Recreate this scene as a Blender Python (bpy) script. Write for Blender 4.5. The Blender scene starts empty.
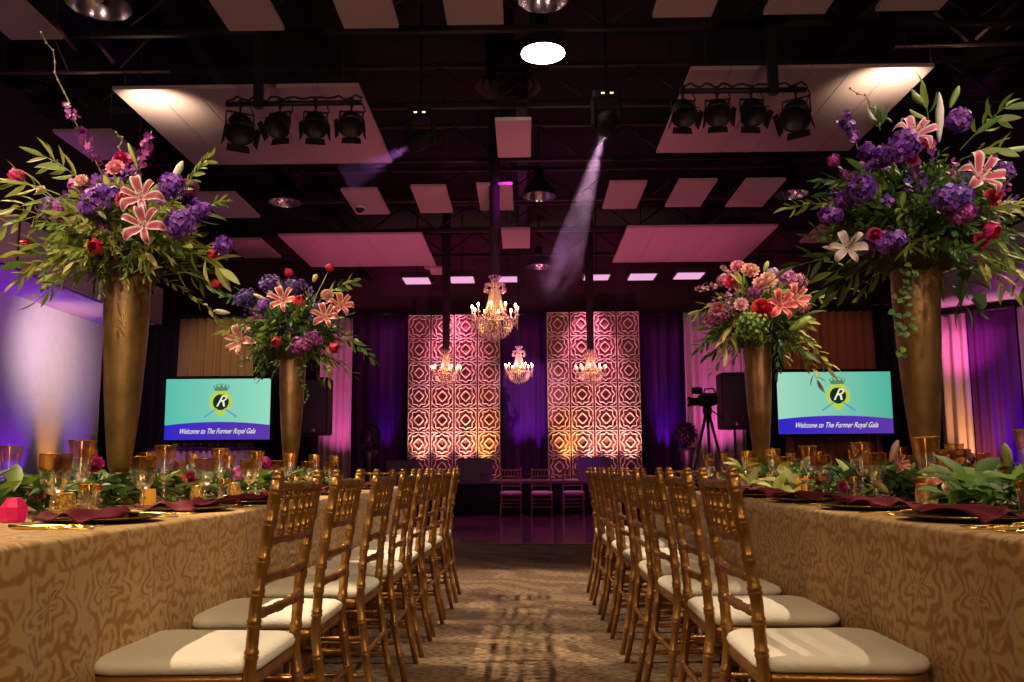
import bpy, math, random
from mathutils import Vector, Matrix, Euler, noise
R = math.radians
random.seed(7)
sc = bpy.context.scene
COL = sc.collection

# ------------------------------------------------------------------ camera
F = 830.0
CAM = Vector((0.0, 0.0, 0.91))
SH = 28.0
cd = bpy.data.cameras.new('camera'); cam = bpy.data.objects.new('camera', cd); COL.objects.link(cam)
cd.sensor_width = 36.0; cd.lens = F / 1024 * 36.0; cd.shift_y = SH / 1024; cd.clip_start = 0.05; cd.clip_end = 200
CR = Matrix.Rotation(R(0.85), 3, 'Z') @ Matrix.Rotation(R(90 + 6.8), 3, 'X') @ Matrix.Rotation(R(-0.35), 3, 'Z')
cam.matrix_world = Matrix.Translation(CAM) @ CR.to_4x4()
sc.camera = cam

# ------------------------------------------------------------------ world, view
w = bpy.data.worlds.new('world'); sc.world = w; w.use_nodes = True
w.node_tree.nodes['Background'].inputs[0].default_value = (0.30, 0.14, 0.26, 1)
w.node_tree.nodes['Background'].inputs[1].default_value = 0.02
sc.view_settings.view_transform = 'Standard'; sc.view_settings.look = 'None'
sc.view_settings.gamma = 1; sc.view_settings.use_curve_mapping = False
sc.view_settings.exposure = 0.0

# ------------------------------------------------------------------ lights
def lookat(o, target):
    d = Vector(target) - o.location
    o.rotation_euler = d.to_track_quat('-Z', 'Y').to_euler()
def spot(name, loc, target, power, col, angle, blend=0.5, size=0.08):
    d = bpy.data.lights.new(name, 'SPOT'); d.energy = power; d.color = col
    d.spot_size = R(angle); d.spot_blend = blend; d.shadow_soft_size = size
    o = bpy.data.objects.new(name, d); COL.objects.link(o); o.location = loc; lookat(o, target)
    return o
def point(name, loc, power, col, size=0.1):
    d = bpy.data.lights.new(name, 'POINT'); d.energy = power; d.color = col; d.shadow_soft_size = size
    o = bpy.data.objects.new(name, d); COL.objects.link(o); o.location = loc
    return o
WARM = (1.0, 0.77, 0.50); PURP = (0.26, 0.0, 1.0); MAG = (1.0, 0.10, 0.75); AMB = (1.0, 0.42, 0.08)
# theatre spots high on both sides: each row is lit from over its own table, shadows fall across the aisle
for y, p in ((2.1, 1700), (3.6, 1650), (5.1, 1800), (6.5, 2300)):
    spot('side_spot', (-4.1, y, 5.75), (-0.66, y, 0.3), p, WARM, 21, 0.3, 0.045)
    spot('side_spot', (4.1, y, 5.75), (0.66, y, 0.3), p * (0.40 if y < 3 else 0.6), WARM, 21, 0.3, 0.045)
spot('aisle_spot', (0.3, 8.6, 5.3), (-0.4, 6.6, 0.0), 420, (1, 0.70, 0.5), 40, 0.9, 0.2)
# front wash from behind the camera onto the bouquets
spot('front_spot', (-0.9, -2.6, 4.6), (-1.7, 3.6, 2.1), 1150, (1, 0.82, 0.62), 24, 0.8, 0.12)
spot('front_spot', (1.2, -2.6, 4.6), (1.9, 3.6, 2.1), 620, (1, 0.80, 0.70), 24, 0.8, 0.12)
# soft fill spots added to brighten the aisle sides of the tables
spot('cross_fill', (1.6, -1.6, 3.4), (-1.0, 2.4, 0.4), 400, (1, 0.70, 0.38), 42, 1.0, 0.7)
spot('cross_fill', (-1.6, -1.6, 3.4), (1.0, 2.6, 0.4), 240, (1, 0.66, 0.36), 42, 1.0, 0.7)
spot('cross_fill', (2.2, 4.4, 5.6), (-1.0, 5.4, 0.4), 150, (1, 0.66, 0.34), 36, 1.0, 0.5)
# pin spots down onto each table
spot('pin_spot', (-1.0, 0.4, 5.6), (-1.6, 3.2, 0.8), 360, (1, 0.74, 0.40), 40, 0.9, 0.12)
spot('pin_spot', (1.2, 0.4, 5.6), (1.55, 3.2, 0.8), 300, (1, 0.72, 0.40), 40, 0.9, 0.12)
spot('pin_spot', (-0.6, 3.6, 5.6), (-1.7, 5.9, 1.6), 280, (1, 0.68, 0.38), 34, 0.9, 0.12)
spot('pin_spot', (0.9, 3.4, 5.6), (1.75, 5.7, 1.6), 560, (1, 0.72, 0.42), 34, 0.9, 0.12)
# left wall
spot('wall_wash', (-7.30, 13.05, 0.1), (-7.52, 13.05, 2.2), 230, (1, 0.34, 0.05), 34, 0.9, 0.05)
spot('wall_wash', (-7.30, 12.15, 0.1), (-7.52, 12.15, 2.2), 210, PURP, 50, 0.9, 0.05)
spot('wall_wash', (-7.30, 13.9, 0.1), (-7.52, 13.9, 2.2), 170, PURP, 44, 0.9, 0.05)
spot('wall_wash', (-7.30, 10.6, 0.1), (-7.52, 10.6, 2.2), 200, PURP, 60, 0.9, 0.05)
spot('wall_white', (-5.7, 12.4, 2.9), (-7.5, 13.0, 2.75), 170, (1, 0.72, 0.74), 82, 1.0, 0.15)
for y in (7.5, 10.0, 12.5):
    spot('soffit_wash', (-7.0, y, 1.6), (-7.0, y, 3.5), 34, (0.40, 0.02, 1.0), 80, 0.9, 0.2)
spot('fascia_wash', (-3.6, 8.0, 2.0), (-6.5, 10.5, 3.9), 120, (1, 0.40, 0.62), 60, 1.0, 0.2)
# right wall
spot('wall_wash', (7.50, 13.8, 0.12), (7.70, 14.35, 2.0), 300, (1, 0.44, 0.18), 50, 0.9, 0.05)
spot('wall_wash', (7.35, 13.6, 2.6), (7.62, 14.45, 3.1), 70, (1, 0.12, 0.5), 90, 1.0, 0.1)
spot('wall_wash', (8.05, 13.35, 0.12), (8.28, 13.85, 1.8), 300, (0.24, 0.02, 0.9), 56, 0.9, 0.05)
spot('wall_wash', (8.75, 12.7, 0.12), (8.98, 13.25, 2.0), 480, (1, 0.42, 0.22), 56, 0.9, 0.05)
for y in (9.0, 12.0):
    spot('soffit_wash', (8.0, y, 1.4), (8.0, y, 3.6), 90, (0.75, 0.04, 0.8), 76, 0.9, 0.2)
# stage: amber at the foot of each lattice column, rose wash from above
for x, c in ((-2.36, 0), (-1.88, 0), (-1.36, 0), (-0.92, 1), (0.98, 1), (1.5, 0), (1.95, 0), (2.4, 0)):
    spot('stage_uplight', (x, 18.62, 0.72), (x, 19.0, 2.2), 210 if c else 170, ((1, 0.50, 0.12) if c else (1, 0.52, 0.40)), 58, 1.0, 0.04)
for x in (-1.6, 1.5):
    spot('stage_downlight', (x, 18.2, 5.6), (x, 19.0, 2.8), 760, (1, 0.30, 0.60), 46, 0.9, 0.05)
for x, p in ((-3.25, 90), (-0.12, 120), (0.30, 120), (3.25, 190), (3.6, 60)):
    spot('drape_uplight', (x, 19.05, 0.72), (x, 19.42, 1.9), p, (0.42, 0.01, 0.9), 30, 1.0, 0.04)
spot('drape_wash', (0, 15.5, 5.2), (0, 19.5, 2.6), 10, (0.3, 0.05, 1.0), 90, 1.0, 0.2)
spot('curtain_uplight', (-3.9, 16.6, 0.2), (-3.9, 17.8, 2.8), 260, (1, 0.14, 0.58), 50, 0.9, 0.05)
spot('curtain_uplight', (4.1, 16.6, 0.2), (4.1, 17.8, 2.8), 340, (1, 0.14, 0.62), 50, 0.9, 0.05)
spot('stage_floor_wash', (0.0, 15.2, 5.9), (0, 16.7, 0.7), 900, (0.55, 0.02, 0.9), 40, 0.9, 0.1)
spot('drape_light', (-3.8, 10.0, 4.7), (-5.3, 14.8, 2.9), 330, (1, 0.62, 0.30), 24, 0.9, 0.1)
spot('drape_light', (4.0, 10.0, 4.7), (5.2, 14.8, 3.0), 80, (1, 0.34, 0.16), 26, 0.9, 0.1)
spot('dance_floor_wash', (0.0, 11.4, 5.9), (0, 13.2, 0.0), 620, (0.6, 0.02, 0.75), 62, 0.9, 0.1)
spot('bar_light', (-4.6, 11.2, 4.6), (-5.2, 13.1, 0.9), 150, (0.8, 0.25, 0.7), 26, 0.9, 0.1)
# upward fill added to brighten the hung ceiling panels, no fixtures there
spot('ceiling_fill', (-2.6, 13.4, 0.3), (-2.6, 16.4, 5.1), 400, (1, 0.13, 0.44), 80, 1.0, 0.4)
spot('ceiling_fill', (2.6, 13.4, 0.3), (2.6, 16.4, 5.1), 400, (1, 0.13, 0.44), 80, 1.0, 0.4)
spot('ceiling_fill', (0.0, 9.6, 0.3), (0.0, 12.5, 5.1), 300, (1, 0.20, 0.36), 100, 1.0, 0.4)
spot('ceiling_fill', (-3.2, 1.0, 2.6), (-1.6, 7.0, 5.1), 210, (1, 0.62, 0.52), 110, 1.0, 0.4)
spot('ceiling_fill', (3.2, 1.0, 2.6), (1.6, 7.0, 5.1), 210, (1, 0.58, 0.50), 110, 1.0, 0.4)

# ------------------------------------------------------------------ unprojection used to read positions off the photograph
def ray(px, py):
    return CR @ Vector(((px - 512) / F, (341 - py + SH) / F, -1.0))
def atY(px, py, Y):
    d = ray(px, py); return CAM + d * (Y / d.y)
def atH(px, py, h):
    d = ray(px, py); return CAM + d * ((h - CAM.z) / d.z)
def atX(px, py, X):
    d = ray(px, py); return CAM + d * (X / d.x)

# ------------------------------------------------------------------ materials
def newmat(name):
    m = bpy.data.materials.new(name); m.use_nodes = True
    return m, m.node_tree, m.node_tree.nodes['Principled BSDF']
def mat(name, col, rough=0.6, metal=0.0, bump=0.0, bscale=60, var=0.0, vscale=8, emit=None, estr=0.0, spec=None, sheen=0.0, coord='Object', alpha=None):
    m, nt, b = newmat(name)
    b.inputs['Base Color'].default_value = (*col, 1); b.inputs['Roughness'].default_value = rough
    b.inputs['Metallic'].default_value = metal
    if spec is not None: b.inputs['Specular IOR Level'].default_value = spec
    if sheen: b.inputs['Sheen Weight'].default_value = sheen
    if emit: b.inputs['Emission Color'].default_value = (*emit, 1); b.inputs['Emission Strength'].default_value = estr
    tc = nt.nodes.new('ShaderNodeTexCoord')
    if var:
        n = nt.nodes.new('ShaderNodeTexNoise'); n.inputs['Scale'].default_value = vscale; n.inputs['Detail'].default_value = 4
        nt.links.new(tc.outputs[coord], n.inputs['Vector'])
        r = nt.nodes.new('ShaderNodeMapRange'); r.inputs[1].default_value = 0.3; r.inputs[2].default_value = 0.7
        r.inputs[3].default_value = 1 - var; r.inputs[4].default_value = 1 + var
        nt.links.new(n.outputs['Fac'], r.inputs[0])
        v = nt.nodes.new('ShaderNodeHueSaturation'); v.inputs['Color'].default_value = (*col, 1)
        nt.links.new(r.outputs[0], v.inputs['Value']); nt.links.new(v.outputs[0], b.inputs['Base Color'])
    if bump:
        n = nt.nodes.new('ShaderNodeTexNoise'); n.inputs['Scale'].default_value = bscale; n.inputs['Detail'].default_value = 3
        nt.links.new(tc.outputs[coord], n.inputs['Vector'])
        bp = nt.nodes.new('ShaderNodeBump'); bp.inputs['Strength'].default_value = bump; bp.inputs['Distance'].default_value = 0.01
        nt.links.new(n.outputs['Fac'], bp.inputs['Height']); nt.links.new(bp.outputs[0], b.inputs['Normal'])
    return m
def emat(name, col, s):
    m = mat(name, (0.02, 0.02, 0.02), emit=col, estr=s); return m
def vcmat(name, rough=0.5, sub=0.0, emit=0.0, transl=0.0):
    m, nt, b = newmat(name)
    a = nt.nodes.new('ShaderNodeVertexColor'); a.layer_name = 'Col'
    nt.links.new(a.outputs[0], b.inputs['Base Color']); b.inputs['Roughness'].default_value = rough
    if transl:
        t = nt.nodes.new('ShaderNodeBsdfTranslucent'); nt.links.new(a.outputs[0], t.inputs[0])
        mx = nt.nodes.new('ShaderNodeMixShader'); mx.inputs[0].default_value = transl
        out = nt.nodes['Material Output']
        nt.links.new(b.outputs[0], mx.inputs[1]); nt.links.new(t.outputs[0], mx.inputs[2]); nt.links.new(mx.outputs[0], out.inputs[0])
    return m
def glassmat(name, tint, gloss=0.10, grough=0.03, tintmix=0.0, tcol=(1, 1, 1)):
    m, nt, b = newmat(name); nt.nodes.remove(b); out = nt.nodes['Material Output']
    t = nt.nodes.new('ShaderNodeBsdfTransparent'); t.inputs[0].default_value = (*tint, 1)
    g = nt.nodes.new('ShaderNodeBsdfGlossy'); g.inputs['Roughness'].default_value = grough; g.inputs[0].default_value = (*tcol, 1)
    lw = nt.nodes.new('ShaderNodeLayerWeight'); lw.inputs[0].default_value = 0.35
    ma = nt.nodes.new('ShaderNodeMath'); ma.operation = 'MULTIPLY_ADD'; ma.inputs[1].default_value = 0.55; ma.inputs[2].default_value = gloss
    nt.links.new(lw.outputs['Facing'], ma.inputs[0])
    mx = nt.nodes.new('ShaderNodeMixShader'); nt.links.new(ma.outputs[0], mx.inputs[0])
    nt.links.new(t.outputs[0], mx.inputs[1]); nt.links.new(g.outputs[0], mx.inputs[2]); nt.links.new(mx.outputs[0], out.inputs[0])
    return m

M = {}
M['gold_chair'] = mat('gold_paint', (0.35, 0.175, 0.05), 0.33, 0.70, bump=0.15, bscale=90, var=0.18, vscale=14)
M['cushion'] = mat('ivory_cushion_cloth', (0.74, 0.69, 0.62), 0.9, bump=0.25, bscale=70, sheen=0.2)
M['vase'] = mat('antique_gold_leaf', (0.30, 0.17, 0.055), 0.34, 0.65, bump=0.12, bscale=140, var=0.30, vscale=9)
M['black'] = mat('black_metal', (0.012, 0.012, 0.014), 0.45)
M['blackplastic'] = mat('black_plastic', (0.007, 0.006, 0.008), 0.7, spec=0.2)
M['blackcloth'] = mat('black_drape', (0.012, 0.008, 0.014), 0.95)
M['golddrape'] = mat('gold_drape', (0.42, 0.27, 0.13), 0.7, bump=0.2, bscale=30)
M['rustdrape'] = mat('bronze_drape', (0.40, 0.16, 0.07), 0.75, bump=0.2, bscale=30)
M['pinkdrape'] = mat('pale_drape', (0.62, 0.50, 0.50), 0.75)
M['purpledrape'] = mat('violet_drape', (0.10, 0.022, 0.16), 0.85, spec=0.2)
M['truss'] = mat('dark_painted_steel', (0.016, 0.006, 0.008), 0.6)
M['deck'] = mat('dark_ceiling_deck', (0.004, 0.002, 0.003), 0.95)
M['duct'] = mat('dark_duct_metal', (0.03, 0.010, 0.012), 0.45, 0.4)
M['pipe'] = mat('conduit_metal', (0.35, 0.22, 0.22), 0.4, 0.7)
M['panel'] = mat('acoustic_panel', (0.50, 0.36, 0.34), 0.95, bump=0.3, bscale=120, var=0.06, vscale=60)
M['wallwhite'] = mat('pale_wall_paint', (0.62, 0.58, 0.60), 0.9, var=0.04)
M['walldark'] = mat('dark_wall_paint', (0.022, 0.008, 0.018), 0.9)
M['rearwall'] = mat('rear_wall_paint', (0.10, 0.035, 0.06), 0.9)
M['soffit'] = mat('soffit_paint', (0.45, 0.36, 0.40), 0.85)
M['burgundy'] = mat('burgundy_napkin_cloth', (0.105, 0.003, 0.016), 0.65, bump=0.15, bscale=80, spec=0.25)
M['charger'] = mat('dark_glazed_plate', (0.02, 0.012, 0.014), 0.18)
M['goldrim'] = mat('polished_gold', (0.80, 0.52, 0.16), 0.22, 1.0)
M['porcelain'] = mat('porcelain', (0.6, 0.56, 0.48), 0.2)
M['stagecarpet'] = mat('stage_top', (0.16, 0.09, 0.18), 0.6)
M['flame'] = emat('flame', (1.0, 0.62, 0.22), 30)
M['candle'] = mat('candle_wax', (0.8, 0.7, 0.5), 0.5, emit=(1, 0.6, 0.25), estr=0.5)
M['lens'] = emat('lit_lens', (1.0, 0.85, 0.95), 25)
M['lamp_on'] = emat('lit_lamp_glass', (1.0, 0.95, 0.82), 14)
M['glow_strip'] = emat('glow_strip_face', (1.0, 0.48, 0.80), 0.85)  # brightness of the far ceiling strips, set as emission
M['reflector'] = mat('aluminium_reflector', (0.75, 0.72, 0.78), 0.22, 0.95)
M['glass'] = glassmat('clear_crystal', (0.90, 0.89, 0.86), 0.26, 0.16)
M['ambergl'] = glassmat('gold_banded_crystal', (0.96, 0.80, 0.52), 0.25, 0.14, tcol=(1.0, 0.62, 0.22))
M['crystal'] = mat('chandelier_crystal', (0.85, 0.70, 0.52), 0.12, 0.5, spec=1.0)
M['crystalpink'] = mat('rosy_chandelier_crystal', (0.95, 0.68, 0.62), 0.15, 0.45, spec=1.0)
M['leaf'] = vcmat('foliage', 0.5, transl=0.25)
M['petal'] = vcmat('petals', 0.55, transl=0.15)
M['moss'] = mat('dried_moss', (0.05, 0.035, 0.012), 0.95, bump=1.0, bscale=40, var=0.5, vscale=30)
M['votivegold'] = mat('mosaic_gold_votive', (0.75, 0.48, 0.10), 0.3, 0.6, bump=1.0, bscale=90, emit=(1.0, 0.50, 0.08), estr=0.06)
def mosaic(m):
    nt = m.node_tree; b = nt.nodes['Principled BSDF']; tc = nt.nodes.new('ShaderNodeTexCoord'); v = nt.nodes.new('ShaderNodeTexVoronoi'); v.inputs['Scale'].default_value = 130
    nt.links.new(tc.outputs['Object'], v.inputs['Vector']); r = nt.nodes.new('ShaderNodeValToRGB'); r.color_ramp.elements[0].color = (0.85, 0.55, 0.14, 1); r.color_ramp.elements[1].color = (0.22, 0.10, 0.02, 1); r.color_ramp.elements[0].position = 0.35; r.color_ramp.elements[1].position = 0.75
    nt.links.new(v.outputs['Distance'], r.inputs[0]); nt.links.new(r.outputs[0], b.inputs['Base Color'])
mosaic(M['votivegold'])
M['votivepink'] = mat('pink_glass_votive', (0.75, 0.02, 0.16), 0.2, emit=(1.0, 0.02, 0.16), estr=0.10)
M['votiveamber'] = mat('amber_glass_votive', (0.8, 0.35, 0.05), 0.2, emit=(1.0, 0.40, 0.04), estr=0.25)
M['sleeve'] = mat('dark_chain_sleeve', (0.008, 0.003, 0.005), 0.85)
M['lattice'] = mat('blush_lattice_plaster', (0.88, 0.74, 0.70), 0.45)

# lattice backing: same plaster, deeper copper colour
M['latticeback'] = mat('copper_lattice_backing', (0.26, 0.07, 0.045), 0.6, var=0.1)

def carpet_mat():
    m, nt, b = newmat('patterned_carpet'); b.inputs['Roughness'].default_value = 0.95
    N = nt.nodes.new; L = nt.links.new
    tc = N('ShaderNodeTexCoord')
    mp = N('ShaderNodeMapping'); mp.inputs['Scale'].default_value = (26, 75, 1); L(tc.outputs['Object'], mp.inputs[0])
    n1 = N('ShaderNodeTexNoise'); n1.inputs['Scale'].default_value = 1.0; n1.inputs['Detail'].default_value = 2; L(mp.outputs[0], n1.inputs['Vector'])
    n2 = N('ShaderNodeTexNoise'); n2.inputs['Scale'].default_value = 2.2; n2.inputs['Detail'].default_value = 3; L(tc.outputs['Object'], n2.inputs['Vector'])
    wv = N('ShaderNodeTexWave'); wv.wave_type = 'BANDS'; wv.bands_direction = 'DIAGONAL'; wv.inputs['Scale'].default_value = 1.1
    wv.inputs['Distortion'].default_value = 9; wv.inputs['Detail'].default_value = 2; wv.inputs['Detail Scale'].default_value = 1.2; L(tc.outputs['Object'], wv.inputs['Vector'])
    r1 = N('ShaderNodeValToRGB'); r1.color_ramp.elements[0].position = 0.38; r1.color_ramp.elements[1].position = 0.6
    r1.color_ramp.elements[0].color = (0.045, 0.022, 0.012, 1); r1.color_ramp.elements[1].color = (0.24, 0.155, 0.085, 1)
    L(n1.outputs['Fac'], r1.inputs[0])
    r2 = N('ShaderNodeValToRGB'); r2.color_ramp.elements[0].position = 0.40; r2.color_ramp.elements[1].position = 0.62
    r2.color_ramp.elements[0].color = (0.55, 0.46, 0.40, 1); r2.color_ramp.elements[1].color = (1, 1, 1, 1)
    L(wv.outputs['Fac'], r2.inputs[0])
    mx = N('ShaderNodeMix'); mx.data_type = 'RGBA'; mx.blend_type = 'MULTIPLY'; mx.inputs[0].default_value = 0.8
    L(r1.outputs[0], mx.inputs[6]); L(r2.outputs[0], mx.inputs[7]); L(mx.outputs[2], b.inputs['Base Color'])
    bp = N('ShaderNodeBump'); bp.inputs['Strength'].default_value = 0.5; bp.inputs['Distance'].default_value = 0.01
    L(n1.outputs['Fac'], bp.inputs['Height']); L(bp.outputs[0], b.inputs['Normal'])
    return m
M['carpet'] = carpet_mat()
def wood_mat():
    m, nt, b = newmat('polished_dance_floor'); N = nt.nodes.new; L = nt.links.new
    b.inputs['Roughness'].default_value = 0.11; b.inputs['Specular IOR Level'].default_value = 0.9
    tc = N('ShaderNodeTexCoord')
    br = N('ShaderNodeTexBrick'); br.inputs['Scale'].default_value = 1.0; br.inputs['Color1'].default_value = (0.34, 0.15, 0.15, 1); br.inputs['Color2'].default_value = (0.22, 0.10, 0.11, 1)
    br.inputs['Mortar'].default_value = (0.03, 0.01, 0.01, 1); br.inputs['Brick Width'].default_value = 1.0; br.inputs['Row Height'].default_value = 0.12; br.inputs['Mortar Size'].default_value = 0.004
    L(tc.outputs['Object'], br.inputs['Vector'])
    n = N('ShaderNodeTexNoise'); mp = N('ShaderNodeMapping'); mp.inputs['Scale'].default_value = (2, 30, 1); L(tc.outputs['Object'], mp.inputs[0]); L(mp.outputs[0], n.inputs['Vector'])
    mx = N('ShaderNodeMix'); mx.data_type = 'RGBA'; mx.blend_type = 'MULTIPLY'; mx.inputs[0].default_value = 0.5
    L(br.outputs['Color'], mx.inputs[6]); L(n.outputs['Color'], mx.inputs[7]); L(mx.outputs[2], b.inputs['Base Color'])
    return m
M['dance'] = wood_mat()

def damask_mat():
    m, nt, b = newmat('gold_damask'); N = nt.nodes.new; L = nt.links.new
    def math_(op, a, c=None, cc=None):
        n = N('ShaderNodeMath'); n.operation = op
        for i, v in enumerate((a, c, cc)):
            if v is None: continue
            if isinstance(v, (int, float)): n.inputs[i].default_value = v
            else: L(v, n.inputs[i])
        return n.outputs[0]
    uv = N('ShaderNodeUVMap'); uv.uv_map = 'UVMap'
    nz = N('ShaderNodeTexNoise'); nz.inputs['Scale'].default_value = 7; nz.inputs['Detail'].default_value = 2; L(uv.outputs[0], nz.inputs['Vector'])
    off = N('ShaderNodeVectorMath'); off.operation = 'MULTIPLY_ADD'; L(nz.outputs['Color'], off.inputs[0]); off.inputs[1].default_value = (0.10, 0.10, 0); L(uv.outputs[0], off.inputs[2])
    sp = N('ShaderNodeSeparateXYZ'); L(off.outputs[0], sp.inputs[0])
    CW, CH = 0.26, 0.34
    def medallion(ox, oy):
        u = math_('SUBTRACT', math_('FRACT', math_('ADD', math_('DIVIDE', sp.outputs[0], CW), ox)), 0.5)
        v = math_('SUBTRACT', math_('FRACT', math_('ADD', math_('DIVIDE', sp.outputs[1], CH), oy)), 0.5)
        v = math_('MULTIPLY', v, 1.25)
        r = math_('SQRT', math_('ADD', math_('MULTIPLY', u, u), math_('MULTIPLY', v, v)))
        th = math_('ARCTAN2', v, math_('ABSOLUTE', u))
        pet = math_('MULTIPLY', math_('SINE', math_('MULTIPLY', th, 7)), 0.05)
        rr = math_('ADD', r, pet)
        s = math_('SINE', math_('ADD', math_('MULTIPLY', rr, 42), math_('MULTIPLY', math_('SINE', math_('MULTIPLY', th, 5)), 1.3)))
        fall = math_('SUBTRACT', 0.56, r)
        fall = math_('MULTIPLY', fall, 6)
        fall.node.use_clamp = True
        return math_('MULTIPLY', math_('MULTIPLY_ADD', s, 0.5, 0.5), fall)
    a = medallion(0.0, 0.0); c = medallion(0.5, 0.5)
    s = math_('MAXIMUM', a, c)
    n2 = N('ShaderNodeTexNoise'); n2.inputs['Scale'].default_value = 13; n2.inputs['Detail'].default_value = 4; n2.inputs['Distortion'].default_value = 2.2; L(uv.outputs[0], n2.inputs['Vector'])
    s = math_('ADD', s, math_('MULTIPLY_ADD', n2.outputs['Fac'], 2.6, -1.3))
    rp = N('ShaderNodeValToRGB'); rp.color_ramp.elements[0].position = 0.36; rp.color_ramp.elements[1].position = 0.92
    rp.color_ramp.elements[0].color = (0.60, 0.40, 0.18, 1); rp.color_ramp.elements[1].color = (0.40, 0.20, 0.055, 1)
    L(s, rp.inputs[0]); L(rp.outputs[0], b.inputs['Base Color'])
    rr = N('ShaderNodeMapRange'); rr.inputs[1].default_value = 0.4; rr.inputs[2].default_value = 0.6; rr.inputs[3].default_value = 0.42; rr.inputs[4].default_value = 0.7
    L(s, rr.inputs[0]); L(rr.outputs[0], b.inputs['Roughness'])
    b.inputs['Sheen Weight'].default_value = 0.15
    return m
M['damask'] = damask_mat()

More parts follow.
